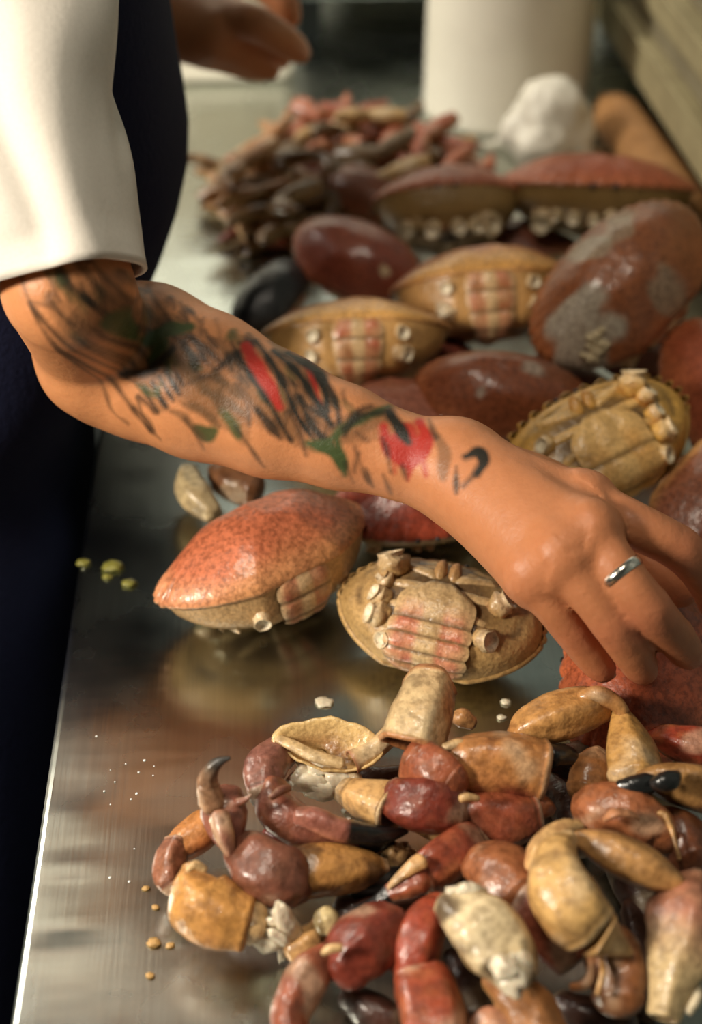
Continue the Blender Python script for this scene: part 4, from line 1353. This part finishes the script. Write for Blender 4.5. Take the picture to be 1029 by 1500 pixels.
own_leg('curled pinkish leg lying over the left of the heap of legs', [(370, 270), [('thigh', [(352, 250, .030, 8), (356, 270, .030, 10), (380, 284, .030, 10)]), ('shank', [(380, 286, .028, 9), (404, 280, .030, 9), (420, 268, .032, 6)])]], [((204, 120, 92), (214, 150, 110)), ((200, 130, 96), (206, 150, 100))], 64)
own_leg('tan bent leg at the left middle of the heap of legs', [(365, 300), [('thigh', [(356, 280, .020, 9), (354, 300, .018, 11), (366, 316, .014, 10)]), ('shank', [(420, 240, .05, 8), (424, 262, .046, 10), (420, 284, .040, 8)])]], [((200, 160, 100), (186, 130, 80)), ((206, 160, 100), (190, 140, 90))], 65)

# ------------------------------------------------------------------ scraps on the steel
sc_r = random.Random(5)


def scrap(px, py, r_px, mat, label, seed, sq=(1, 1, .35), group=None):
    p = at(px, py, 0.0)
    r = r_px * mpp(p)
    v, f, c = blob((p.x, p.y, r * sq[2] * .8), r, None, .5, 2.2, seed, (14, 9), sq)
    for q in v:
        q.z = max(q.z, 0.0003)
    return tag(build('food_scrap', v, f, M[mat], None), label, 'scrap', group)


for k, (x, y, r, lb) in enumerate(((166, 832, 12, 'larger wet green scrap on the steel left of the orange-red crab'), (190, 856, 9, 'wet green scrap right of the larger green one'),
                                   (122, 826, 8, 'small green scrap on the edge of the counter'), (158, 846, 6, 'tiny green scrap below the larger green one'))):
    scrap(x, y, r, 'herb', lb, 40 + k, (1.2, .9, .4))
scrap(475, 1030, 12, 'flesh', 'flat pale scrap on the steel above the broken cream shell', 50, (1.1, 1, .22))
for k, (x, y, r, lb) in enumerate(((226, 1383, 9, 'largest tan shell crumb on the steel left of the bulbous tan claw'), (250, 1386, 6, 'tan crumb right beside the largest tan crumb on the steel'),
                                   (220, 1430, 6, 'lowest tan crumb on the steel, below the largest one'), (228, 1330, 5, 'tan crumb on the steel next above the largest crumb'),
                                   (214, 1302, 5, 'uppermost tiny tan crumb on the steel left of the heap'))):
    scrap(x, y, r, 'belly_scrap', lb, 60 + k, (1.1, .9, .4), 'tan crumbs on the steel')
for k, (x, y, r, lb) in enumerate(((770, 1040, 6, 'rightmost pale crumb on the dark steel below the belly-up crab'), (742, 1030, 7, 'larger pale crumb on the dark steel below the belly-up crab'),
                                   (735, 1052, 6, 'lowest pale crumb on the dark steel above the tan claw palm'))):
    scrap(x, y, r, 'flesh', lb, 80 + k, (1.1, .9, .4), 'pale crumbs in the shadow')
for k in range(16):
    x, y = sc_r.gauss(172, 26), sc_r.gauss(1150, 62)
    p = at(x, y, 0)
    if p.x < EDGE + .012:
        continue
    r = sc_r.uniform(.0004, .0009)
    v, f = lathe(p.x, p.y, [(r, .0002), (r * .9, r * .35), (r * .55, r * .6), (r * .1, r * .7)], 10)
    tag(build('water_drop', v, f, M['drop'], None), 'tiny water drop on the bright steel near the counter edge', 'drop', 'water drops near the counter edge')
# ------------------------------------------------------------------ the cook
SHR, SHL = Vector((-0.215, 0.80, 0.47)), Vector((-0.235, 1.14, 0.47))
ELB, WRI = at(112, 512, 0.170), at(668, 690, 0.140)


def R_(p, px):
    return px * mpp(p)


arm_px = [(140, 508, .170, 87), (170, 520, .168, 106), (215, 530, .166, 114), (300, 566, .161, 108), (400, 607, .154, 92), (500, 640, .148, 76), (600, 672, .143, 62), (668, 690, .140, 55)]
arm = [(at(x, y, z), r * mpp(at(x, y, z))) for x, y, z, r in arm_px]

pts = [p for p, r in arm] + [SHR * 0.45 + ELB * 0.55]
lo = (-0.235, 0.52, 0.030)
hi = (0.290, 0.865, 0.330)
FA = Field(lo, hi, 0.0021)
for (a, ra), (b, rb) in zip(arm, arm[1:]):
    FA.cone(a, b, ra, rb, 0.006)
up1 = at(86, 330, .279)
FA.cone(arm[0][0], at(100, 420, .253), arm[0][1] * 0.97, 0.0350, 0.010)
FA.cone(at(100, 420, .253), up1, .0355, .030, 0.0)
FA.cone(at(117, 550, 0.165), at(126, 550, 0.168), 0.019, 0.019, 0.014)              # point of the elbow
# hand: palm first, then every finger blended with the palm only
MCP = [at(858, 737, .146), at(862, 782, .151), at(822, 814, .145), at(781, 840, .131)]
mr = [.0138, .0142, .0138, .0125]
for p, r in zip(MCP, mr):
    FA.cone(WRI + Vector((0, 0, 0.001)), p, .0215, r, 0.016)
FA.cone(MCP[0], MCP[1], .0125, .0130, .010)
FA.cone(MCP[1], MCP[2], .0130, .0125, .010)
FA.cone(MCP[2], MCP[3], .0125, .0115, .010)
FA.cone(at(690, 740, .125), at(778, 850, .122), .016, .0125, .014)               # edge of the hand below the little finger
FA.cone(at(720, 690, .122), at(820, 745, .118), .016, .013, .014)                # ball of the thumb
palm = FA.D.copy()
fingers = [
    [(858, 737, .146, .0122), (930, 770, .147, .0106), (996, 804, .136, .0099), (1036, 850, .110, .0092), (1056, 900, .086, .0080)],
    [(862, 782, .151, .0122), (908, 838, .143, .0099), (952, 892, .126, .0096), (990, 935, .098, .0087), (1010, 960, .080, .0076)],
    [(822, 814, .145, .0116), (858, 861, .134, .0094), (898, 914, .116, .0091), (926, 955, .096, .0084), (943, 983, .080, .0073)],
    [(781, 840, .131, .0108), (810, 884, .118, .0087), (840, 924, .101, .0082), (866, 958, .085, .0076), (884, 982, .074, .0066)],
    [(750, 700, .120, .0150), (838, 738, .104, .0125), (930, 800, .096, .0106), (970, 835, .090, .0098), (1000, 866, .082, .0084)],
]
out = palm.copy()
tips = []
for fi, fg in enumerate(fingers):
    D = palm.copy()
    P3 = [(at(x, y, z), r) for x, y, z, r in fg]
    S = catmull([(*p, r * 1.06) for p, r in P3], 15)
    for a, b in zip(S, S[1:]):
        FA.cone(a[:3], b[:3], a[3], b[3], 0.005 if fi < 4 else 0.012, D)
    for j in (2, 3):
        p, r = P3[j]
        FA.cone(p + Vector((0, 0, 0.0015)), p + Vector((0, 0, 0.0016)), r * 1.0, r * 1.0, 0.004, D)      # knuckle
    hh = np.clip(.5 + .5 * (out - D) / .003, 0, 1)
    out = np.where(np.abs(out - D) < 1e-6, out, out * (1 - hh) + D * hh - .003 * hh * (1 - hh))
    tips.append((P3[-2][0], P3[-1][0], P3[-1][1]))
FA.D = out
for p, r in zip(MCP, mr):
    FA.cone(p + Vector((0, 0, .0018)), p + Vector((0, 0, .0019)), r * .90, r * .90, .009)                    # knuckles
    FA.cone(WRI + (p - WRI) * .25 + Vector((0, 0, .0145)), p + Vector((0, 0, .0066)), .0045, .0052, .012)   # tendons
VA, QA = FA.mesh()

# tattoo: strokes laid on the forearm in arm coordinates (u along, w across)
A0 = at(200, 525, 0.20)
AX = (at(660, 680, 0.165) - A0).normalized()
VD = (CAM - (A0 + AX * 0.12)).normalized()
AY = AX.cross(VD).normalized()
AN = AY.cross(AX).normalized()


def armuv(px, py):
    d = (_F * FPX + _R * (px - 514.5) - _U * (py - 750)).normalized()
    t = (A0 - CAM).dot(AN) / d.dot(AN)
    p = CAM + d * t - A0
    return p.dot(AX), p.dot(AY)


BK, GR, RD, GY = (36, 32, 25), (66, 80, 44), (172, 44, 32), (96, 70, 44)
strokes = [
    (GY, 44, .34, [(180, 450), (220, 500), (270, 560), (330, 610)]), (GY, 44, .34, [(230, 470), (300, 530), (380, 590), (450, 640)]), (GY, 36, .3, [(330, 500), (420, 560), (480, 610)]),
    (GY, 30, .3, [(480, 640), (540, 620), (600, 640)]), (GY, 26, .35, [(150, 470), (190, 530), (225, 590)]), (GY, 30, .35, [(215, 500), (260, 540), (300, 600)]), (GY, 26, .4, [(330, 520), (380, 580), (420, 630)]),
    (GY, 22, .4, [(400, 530), (440, 580), (470, 640)]), (GY, 22, .35, [(300, 560), (340, 600), (350, 640)]), (GY, 24, .35, [(490, 640), (520, 615), (560, 600)]),
    (BK, 7, .6, [(250, 480), (285, 500), (318, 530)]), (BK, 6, .55, [(270, 560), (300, 548), (322, 560)]), (BK, 5, .55, [(420, 600), (436, 640), (440, 665)]),
    (BK, 6, .55, [(225, 470), (262, 505), (280, 540)]), (BK, 5, .5, [(338, 560), (356, 590), (360, 620)]), (GY, 12, .5, [(640, 640), (650, 670), (648, 700)]),
    (BK, 3, .55, [(93, 401), (114, 458), (122, 485), (136, 540), (141, 594), (163, 616)]),
    (BK, 5, .6, [(117, 472), (141, 507), (169, 545), (185, 556)]),
    (BK, 5, .6, [(131, 507), (147, 545), (180, 599), (201, 627)]),
    (BK, 4, .6, [(147, 393), (169, 442), (201, 480), (218, 518)]),
    (BK, 3, .5, [(163, 393), (185, 425), (207, 458), (207, 491)]),
    (BK, 3, .5, [(103, 393), (141, 431), (158, 469)]),
    (BK, 3, .5, [(120, 470), (150, 480), (170, 510), (175, 550)]),
    (BK, 3, .5, [(185, 400), (215, 440), (240, 470)]),
    (BK, 3, .5, [(240, 430), (255, 455), (262, 475)]),
    (GR, 15, .8, [(205, 496), (235, 478), (264, 472)]),
    (GR, 12, .8, [(212, 529), (223, 508), (232, 495)]),
    (BK, 9, .7, [(169, 545), (207, 540), (234, 518), (245, 507)]),
    (BK, 5, .75, [(201, 567), (211, 588), (219, 600)]), (BK, 5, .75, [(215, 558), (225, 580), (234, 594)]),
    (BK, 5, .75, [(226, 550), (237, 570), (246, 584)]), (BK, 5, .75, [(237, 542), (248, 562), (256, 576)]),
    (BK, 4, .7, [(248, 534), (256, 550), (262, 562)]), (BK, 4, .6, [(260, 496), (272, 515), (284, 530)]),
    (BK, 4, .6, [(271, 490), (282, 505), (292, 524)]), (BK, 5, .6, [(190, 577), (205, 590), (213, 600)]),
    (GR, 8, .6, [(190, 560), (215, 575), (228, 560)]),
    (BK, 6, .6, [(180, 594), (198, 612), (207, 627)]), (BK, 3, .5, [(188, 580), (196, 618), (214, 640)]),
    (BK, 7, .6, [(310, 540), (330, 518), (350, 502), (338, 496)]),
    (RD, 14, .9, [(346, 500), (368, 534), (390, 566), (402, 594)]),
    (RD, 9, .85, [(352, 520), (376, 552), (396, 580)]),
    (RD, 6, .8, [(430, 500), (440, 530), (452, 560), (462, 590)]),
    (BK, 5, .8, [(327, 496), (354, 540), (392, 594), (419, 643)]),
    (BK, 6, .85, [(357, 489), (390, 529), (414, 572), (435, 616), (463, 654)]),
    (BK, 8, .85, [(385, 505), (425, 540), (455, 582), (480, 620)]),
    (BK, 9, .8, [(405, 508), (450, 535), (468, 570), (474, 600)]),
    (BK, 6, .75, [(430, 520), (462, 548), (484, 585), (492, 618)]),
    (BK, 9, .7, [(372, 600), (388, 620), (404, 640)]),
    (BK, 8, .75, [(432, 580), (450, 618), (472, 645), (490, 662)]),
    (GR, 12, .8, [(446, 648), (478, 658), (494, 682)]), (GR, 9, .8, [(488, 640), (494, 668), (498, 694)]),
    (GR, 9, .75, [(478, 644), (505, 622), (538, 604), (560, 590)]),
    (BK, 8, .6, [(500, 626), (520, 608), (551, 600)]),
    (GR, 14, .75, [(278, 626), (292, 634), (304, 630)]), (GR, 11, .7, [(318, 600), (332, 618), (342, 636)]),
    (BK, 3, .6, [(337, 622), (358, 654), (373, 682)]), (GY, 9, .6, [(294, 572), (326, 588), (350, 602)]),
    (GY, 9, .6, [(304, 544), (328, 564), (345, 580)]), (GY, 8, .6, [(322, 560), (310, 585), (318, 600)]),
    (GY, 10, .5, [(250, 520), (270, 545), (290, 570)]), (GY, 7, .5, [(262, 590), (290, 600), (312, 622)]),
    (GY, 7, .5, [(240, 600), (262, 610), (284, 640)]), (BK, 3, .5, [(262, 612), (276, 640), (282, 655)]),
    (BK, 3, .5, [(515, 655), (526, 690), (532, 706)]), (BK, 3, .5, [(500, 678), (508, 705)]),
    (RD, 15, .85, [(557, 624), (567, 656), (596, 674), (622, 650), (610, 616)]),
    (RD, 9, .8, [(580, 620), (598, 640), (606, 660)]), (RD, 6, .7, [(598, 680), (594, 702)]), (RD, 6, .7, [(616, 668), (622, 694)]),
    (RD, 5, .6, [(572, 664), (574, 690)]),
    (RD, 16, .8, [(575, 640), (594, 660), (612, 640)]), (RD, 12, .7, [(590, 622), (604, 634)]),
    (BK, 11, .9, [(562, 598), (577, 619), (594, 646)]), (BK, 4, .6, [(556, 640), (564, 665), (568, 690)]),
    (BK, 4, .55, [(520, 664), (512, 690)]), (BK, 4, .55, [(530, 686), (538, 712)]), (BK, 4, .55, [(556, 696), (566, 722)]),
    (BK, 4, .6, [(585, 682), (592, 702)]), (BK, 5, .6, [(623, 610), (636, 640)]),
    (BK, 11, .85, [(682, 668), (700, 662), (709, 676), (700, 694)]), (BK, 4, .7, [(668, 684), (669, 722)]), (BK, 5, .6, [(680, 712), (696, 696)]),
    (BK, 6, .6, [(500, 636), (520, 600), (536, 592)]),
]
hr = random.Random(21)
for k in range(120):                                     # fine hatching between the drawn lines
    x = hr.uniform(140, 520)
    yc = 505 + (x - 215) * .36
    y = yc + hr.uniform(-.85, .30) * (108 - max(0, x - 300) * .18)
    l = hr.uniform(12, 34)
    a = math.radians(hr.gauss(58, 16))
    strokes.insert(12, (BK if k % 5 else GR, hr.uniform(2.2, 4.2) if k % 5 else 7, hr.uniform(.3, .6), [(x, y), (x + .5 * l * math.cos(a) + hr.uniform(-3, 3), y + .5 * l * math.sin(a)), (x + l * math.cos(a), y + l * math.sin(a))]))
strokes_uv = []
for colr, w, al, pl in strokes:
    S = catmull([(*armuv(x, y), 0.0) for x, y in pl], 4 * len(pl))
    strokes_uv.append((lin(colr), w * 0.5 / 2500 * 1.5, al, [(s[0], s[1]) for s in S]))

skin_a, skin_b = np.array(lin((216, 146, 96))), np.array(lin((184, 118, 80)))  # hand toned darker than elbow to offset uneven lamp light on the arm


def skin_colours(V):
    n = len(V)
    C = np.zeros((n, 3))
    t = np.clip((V @ np.array(AX) - np.array(A0) @ np.array(AX)) / 0.32, 0, 1)
    C[:] = skin_a * (1 - t[:, None]) + skin_b * t[:, None]
    return C


def ink(V, C):
    q = V - np.array(A0)
    u, w = q @ np.array(AX), q @ np.array(AY)
    # hand-drawn wobble so the edges are not ruler-straight
    wob = np.sin(u * 410 + w * 160) * 0.00035 + np.sin(w * 520 - u * 230) * 0.0003
    for colr, hw, al, pl in strokes_uv:
        d = np.full(len(V), 1.0)
        for i, (a, b) in enumerate(zip(pl, pl[1:])):
            ab = np.array([b[0] - a[0], b[1] - a[1]])
            L2 = max(1e-10, ab @ ab)
            s = np.clip(((u - a[0]) * ab[0] + (w - a[1]) * ab[1]) / L2, 0, 1)
            k = (i + 0.5) / (len(pl) - 1)
            taper = 0.55 + 0.45 * math.sin(math.pi * k)
            d = np.minimum(d, np.hypot(u - a[0] - s * ab[0], w - a[1] - s * ab[1]) - hw * taper)
        m = np.clip(0.55 - (d + wob) / 0.0030, 0, 1) * min(1, al * 1.25)
        C[:] = C * (1 - m[:, None]) + np.array(colr) * m[:, None]
    return C


# one pass of smoothing + one level of subdivision for the ink
def smooth_np(V, Q, it=2):
    for _ in range(it):
        acc = np.zeros_like(V)
        cnt = np.zeros(len(V))
        for k in range(4):
            a, b = Q[:, k], Q[:, (k + 1) % 4]
            np.add.at(acc, a, V[b])
            np.add.at(cnt, a, 1)
            np.add.at(acc, b, V[a])
            np.add.at(cnt, b, 1)
        V = V * 0.5 + 0.5 * acc / np.maximum(cnt, 1)[:, None]
    return V


def subdivide_np(V, Q):
    E = np.concatenate([np.stack([Q[:, k], Q[:, (k + 1) % 4]], 1) for k in range(4)])
    E.sort(axis=1)
    key = E[:, 0] * (len(V) + 1) + E[:, 1]
    uq, first, inv = np.unique(key, return_index=True, return_inverse=True)
    M_ = V[E[first, 0]] * 0.5 + V[E[first, 1]] * 0.5
    C_ = V[Q].mean(axis=1)
    n, ne, nq = len(V), len(uq), len(Q)
    ei = inv.reshape(4, nq) + n
    ci = np.arange(nq) + n + ne
    NQ = []
    for k in range(4):
        NQ.append(np.stack([Q[:, k], ei[k], ci, ei[(k - 1) % 4]], 1))
    return np.concatenate([V, M_, C_]), np.concatenate(NQ)


VA = smooth_np(VA, QA, 2)
VA, QA = subdivide_np(VA, QA)
CA = skin_colours(VA)
for pk in MCP + [at(*fg[j][:3]) for fg in fingers[:4] for j in (2, 4)]:
    dk_ = np.linalg.norm(VA - np.array(pk), axis=1)
    w_ = np.clip(1 - dk_ / .022, 0, 1)[:, None] ** 1.5 * .5
    CA = CA * (1 - w_) + np.array(lin((206, 116, 92))) * w_
CA = ink(VA, CA)

# left hand, reaching behind the chest
WL, EL = at(214, 22, 0.215), Vector((-0.17, 1.30, 0.20))
FB = Field((-0.26, 1.06, 0.10), (0.10, 1.40, 0.36), 0.003)
FB.cone(EL, WL, .042, .027, .01)
FB.cone(EL, EL + (SHL - EL) * .45, .042, .044, .01)
ML = [at(326, 22, .222), at(322, 42, .218), at(314, 58, .210), at(300, 70, .200)]
for p in ML:
    FB.cone(WL, p, .026, .0165, .016)
palmb = FB.D.copy()
outb = palmb.copy()
for fg in ([(326, 22, .222, .0145), (372, 34, .226, .0125), (412, 56, .210, .0115), (441, 78, .188, .0088)],
           [(322, 42, .218, .0145), (362, 44, .214, .0120), (392, 62, .196, .0110), (412, 86, .176, .0088)],
           [(314, 58, .210, .0140), (346, 74, .198, .0120), (374, 88, .184, .0110), (396, 101, .172, .0088)],
           [(300, 70, .200, .0125), (332, 84, .190, .0105), (360, 94, .178, .0098), (386, 104, .168, .0080)],
           [(270, -8, .225, .0170), (350, -34, .232, .0140), (408, -6, .222, .0120), (426, 26, .206, .0092)]):
    D = palmb.copy()
    S = catmull([(*at(x, y, z), r) for x, y, z, r in fg], 12)
    for a, b in zip(S, S[1:]):
        FB.cone(a[:3], b[:3], a[3], b[3], .008, D)
    outb = np.minimum(outb, D)
FB.D = outb
VB, QB = FB.mesh()
VB = smooth_np(VB, QB, 1)

# trunk, head and legs (under the clothes and above the frame)
FT = Field((-0.56, 0.62, ZF - 0.02), (0.06, 1.32, 0.94), 0.010)
PEL, CH, NK, HD = Vector((-0.345, 0.97, 0.02)), Vector((-0.235, 0.97, 0.40)), Vector((-0.175, 0.97, 0.58)), Vector((-0.118, 0.975, 0.745))
for s in (-1, 1):
    FT.cone(PEL + Vector((0, .07 * s, 0)), CH + Vector((0, .08 * s, -.06)), .105, .105, .05)
    FT.cone(CH + Vector((0, .05 * s, .02)), Vector((-.225, .97 + .155 * s, .46)), .09, .055, .04)
    hip, kn, an = PEL + Vector((0, .09 * s, -.03)), Vector((-.33, .97 + .10 * s, -.44)), Vector((-.36, .97 + .10 * s, ZF + .06))
    FT.cone(hip, kn, .088, .058, .03)
    FT.cone(kn, an, .058, .040, .02)
    FT.cone(an + Vector((0, 0, -.02)), an + Vector((.14, .02 * s, -.03)), .038, .030, .02)
FT.cone(CH, NK, .07, .056, .03)
FT.cone(NK, HD + Vector((-.01, 0, -.05)), .056, .055, .02)
FT.cone(HD + Vector((-.015, 0, .03)), HD + Vector((.0, 0, .035)), .088, .086, .02)
FT.cone(HD + Vector((.03, 0, -.06)), HD + Vector((.045, 0, -.075)), .055, .042, .03)
FT.cone(HD + Vector((.085, 0, .01)), HD + Vector((.108, 0, -.022)), .010, .015, .012)
for s in (-1, 1):
    FT.cone(HD + Vector((-.005, .083 * s, .015)), HD + Vector((-.01, .088 * s, -.02)), .016, .012, .006)
    FT.cone(HD + Vector((.068, .03 * s, .028)), HD + Vector((.07, .036 * s, .028)), .013, .013, .006)
FT.cone(HD + Vector((.078, -.02, -.052)), HD + Vector((.078, .02, -.052)), .010, .010, .008)
VT, QT = FT.mesh()
VT = smooth_np(VT, QT, 2)

Vall = np.concatenate([VA, VB, VT])
Qall = np.concatenate([QA, QB + len(VA), QT + len(VA) + len(VB)])
Call = np.concatenate([CA, np.tile(lin((206, 140, 96)), (len(VB), 1)), np.tile(lin((206, 140, 96)), (len(VT), 1))])
person = build('person', [tuple(p) for p in Vall], [tuple(int(i) for i in q) for q in Qall], M['skin'], None, Call)
tag(person, 'cook in white jacket and navy apron reaching a tattooed right arm over the crabs', 'person')

# fingernails
for fi in (0, 1, 2, 3, 4):
    a, b, r = tips[fi]
    t = (b - a).normalized()
    upn = Vector((0, 0, 1)) - t * t.z
    upn = (upn + Vector((0.0, -0.25, 0.1))).normalized()
    s = t.cross(upn).normalized()
    upn = s.cross(t)
    v, f = [], []
    for lay in (0.0, -0.0014):
        for j in range(6):
            for i in range(7):
                x, y = (i / 6 - .5) * 2, j / 5
                w = r * 0.66 * (1 - 0.25 * (y - .45) ** 2 * 4)
                ang = x * 0.85
                v.append(b + t * (-r * 0.55 + y * r * 1.35) + s * (math.sin(ang) * w * 1.15) + upn * (r * 0.97 - (1 - math.cos(ang)) * r * 0.9 - max(0, y - .6) * r * .42 + lay))
    for j in range(5):
        for i in range(6):
            q = (j * 7 + i, j * 7 + i + 1, (j + 1) * 7 + i + 1, (j + 1) * 7 + i)
            f.append(q)
            f.append(tuple(k + 42 for k in q[::-1]))
    build('fingernail', v, f, M['nail'], person)

# ring on the finger with the bright band
P3 = [at(x, y, z) for x, y, z, r in fingers[1]]
rc = P3[1] * .96 + P3[2] * .04
t = (P3[2] - P3[0]).normalized()
v, f = [], []
u = Vector((0, 0, 1)) - t * t.z
u.normalize()
s = t.cross(u)
prof = [(-.0030, .0108), (-.0026, .0123), (0, .0129), (.0026, .0123), (.0030, .0108), (0, .0104)]
for i in range(36):
    a = 2 * math.pi * i / 36
    d = u * math.cos(a) + s * math.sin(a)
    for o_, r_ in prof:
        v.append(rc + t * o_ + d * r_)
for i in range(36):
    for k in range(6):
        f.append((i * 6 + k, ((i + 1) % 36) * 6 + k, ((i + 1) % 36) * 6 + (k + 1) % 6, i * 6 + (k + 1) % 6))
tag(build('ring', v, f, M['silver'], person), 'plain silver ring')


# clothes ------------------------------------------------------------
def cloth_tube(pts, n, m, fold, seed, flat=1.0, hem_slant=None, thick=0.003):
    S = catmull(pts, n)
    pos = [Vector(q[:3]) for q in S]
    v, f = [], []
    for i in range(n):
        a, b = pos[max(0, i - 1)], pos[min(n - 1, i + 1)]
        t = (b - a).normalized()
        u = Vector((0, 1, 0)) - t * t.y
        u.normalize()
        s = t.cross(u)
        for k in range(m):
            an = 2 * math.pi * k / m
            r = S[i][3]
            d = s * math.cos(an) + u * math.sin(an)
            p = pos[i] + d * r * (flat if False else 1)
            fo = math.sin(4 * an + 6.0 * i / n + 2.2 * noise.noise(Vector((i / n * 3, math.cos(an) * 1.4, seed + math.sin(an))))) * 0.9
            fo += 1.3 * noise.noise(Vector((p.x * 16 + seed, p.y * 16, p.z * 9)))
            p = p + d * (fold * fo * (0.55 + 0.45 * min(1, (n - 1 - i) / 4)))
            v.append(p)
    for i in range(n - 1):
        for k in range(m):
            j = (k + 1) % m
            f.append((i * m + k, i * m + j, (i + 1) * m + j, (i + 1) * m + k))
    return v, f


def clothing(name, v, f, mat, thick=0.0025):
    o = build(name, v, f, mat, person)
    md = o.modifiers.new('thickness', 'SOLIDIFY')
    md.thickness = thick
    md.offset = 1
    return o


hemc = at(104, 405, 0.262)


def at_depth(px, py, dep):
    return CAM + (_F * FPX + _R * (px - 514.5) - _U * (py - 750)) * (dep / FPX)


hdep = (hemc - CAM).dot(_F)
sl = [(*at_depth(x, y, hdep + dd), r * (hdep + dd) / FPX) for x, y, dd, r in ((-70, -230, .03, 215), (-30, -80, .02, 196), (4, 60, .01, 174), (36, 180, .005, 150), (72, 290, 0, 132), (94, 360, 0, 122), (104, 408, 0, 117))]
v, f = cloth_tube(sl, 56, 84, 0.0050, 3)
clothing('sleeve', v, f, M['white_cloth'])
v, f = cloth_tube([(-.24, 1.10, .50, .074), (-.225, 1.17, .40, .068), (-.20, 1.245, .29, .060), (-.185, 1.285, .235, .056), (*(EL + (WL - EL) * .3), .052)], 30, 48, 0.004, 9)
clothing('sleeve', v, f, M['white_cloth'])


def loft(secs, m, fold, seed, sub=4, ex=2.4):
    S = catmull(secs, sub * (len(secs) - 1) + 1)
    v, f = [], []
    n = len(S)
    for i, (cx, cy, z, hx, hy) in enumerate(S):
        for k in range(m):
            a = 2 * math.pi * k / m
            ca, sa = math.cos(a), math.sin(a)
            p = Vector((cx + hx * math.copysign(abs(ca) ** (2 / ex), ca), cy + hy * math.copysign(abs(sa) ** (2 / ex), sa), z))
            fo = noise.noise(Vector((a * 2.2 + seed, z * 4, seed))) + 0.6 * noise.noise(Vector((p.x * 9, p.y * 9, p.z * 6 + seed)))
            p += Vector((ca, sa, 0)) * (fold * fo)
            v.append(p)
    for i in range(n - 1):
        for k in range(m):
            j = (k + 1) % m
            f.append((i * m + k, (i + 1) * m + k, (i + 1) * m + j, i * m + j))
    return v, f


v, f = loft([(-.19, .97, .56, .075, .085), (-.215, .97, .52, .105, .17), (-.235, .97, .42, .125, .195), (-.27, .97, .25, .135, .185), (-.325, .97, .06, .14, .185), (-.345, .97, -.06, .145, .19)], 48, 0.004, 5)
clothing('jacket', v, f, M['white_cloth'])
# apron: front half of a slightly larger loft, bib above and skirt below
S = catmull([(-.225, .985, .50, .160, .12), (-.235, .985, .40, .165, .165), (-.245, .99, .28, .182, .185), (-.246, .99, .19, .188, .19), (-.258, .985, .10, .165, .195),
             (-.300, .97, .02, .150, .205), (-.315, .95, -.06, .165, .24), (-.315, .93, -.25, .168, .29), (-.315, .92, -.50, .168, .32), (-.320, .92, -.66, .17, .33)], 46)
v, f = [], []
m = 56
for i, (cx, cy, z, hx, hy) in enumerate(S):
    span = 1.05 + 0.55 * min(1, i / 14)
    for k in range(m + 1):
        a = -span + 2 * span * k / m
        ca, sa = math.cos(a), math.sin(a)
        p = Vector((cx + hx * math.copysign(abs(ca) ** .7, ca), cy + hy * math.copysign(abs(sa) ** .85, sa), z))
        fo = math.sin(a * 7 + 2 * noise.noise(Vector((z * 3, a, 1)))) * min(1, max(0, -z + .05) * 2) * .5
        p += Vector((ca, sa, 0)) * (0.006 * (fo - .6 + noise.noise(Vector((p.y * 8, z * 5, 2)))))
        v.append(p)
for i in range(len(S) - 1):
    for k in range(m):
        f.append((i * (m + 1) + k, (i + 1) * (m + 1) + k, (i + 1) * (m + 1) + k + 1, i * (m + 1) + k + 1))
clothing('apron', v, f, M['navy'])
for s in (-1, 1):
    y = .97 + .10 * s
    v, f = loft([(-.345, .97 + .085 * s, .0, .105, .095), (-.345, .97 + .092 * s, -.2, .10, .092), (-.34, y, -.45, .082, .078), (-.36, y, -.70, .07, .07), (-.36, y, ZF + .045, .068, .068)], 32, 0.006, 7 + s)
    clothing('trouser_leg', v, f, M['black_cloth'])
    v, f, c = sweep([(-.41, y, ZF + .045, .042), (-.36, y, ZF + .05, .05), (-.28, y + .01 * s, ZF + .043, .047), (-.20, y + .018 * s, ZF + .036, .036)], 16, 20, flat=.85)
    build('shoe', v, f, M['dark_plastic'], person)
v, f, c = blob(HD + Vector((-.022, 0, .045)), .094, rough=.08, scale=4, squash=(1, .95, .98))
keep = [q for q in f if all((v[i] - HD).x < .045 or (v[i] - HD).z > .085 for i in q) and all((v[i] - HD).z > -.02 or (v[i] - HD).x < -.03 for i in q)]
o = build('hair', v, keep, M['hair'], person)
md = o.modifiers.new('thickness', 'SOLIDIFY')
md.thickness = .012
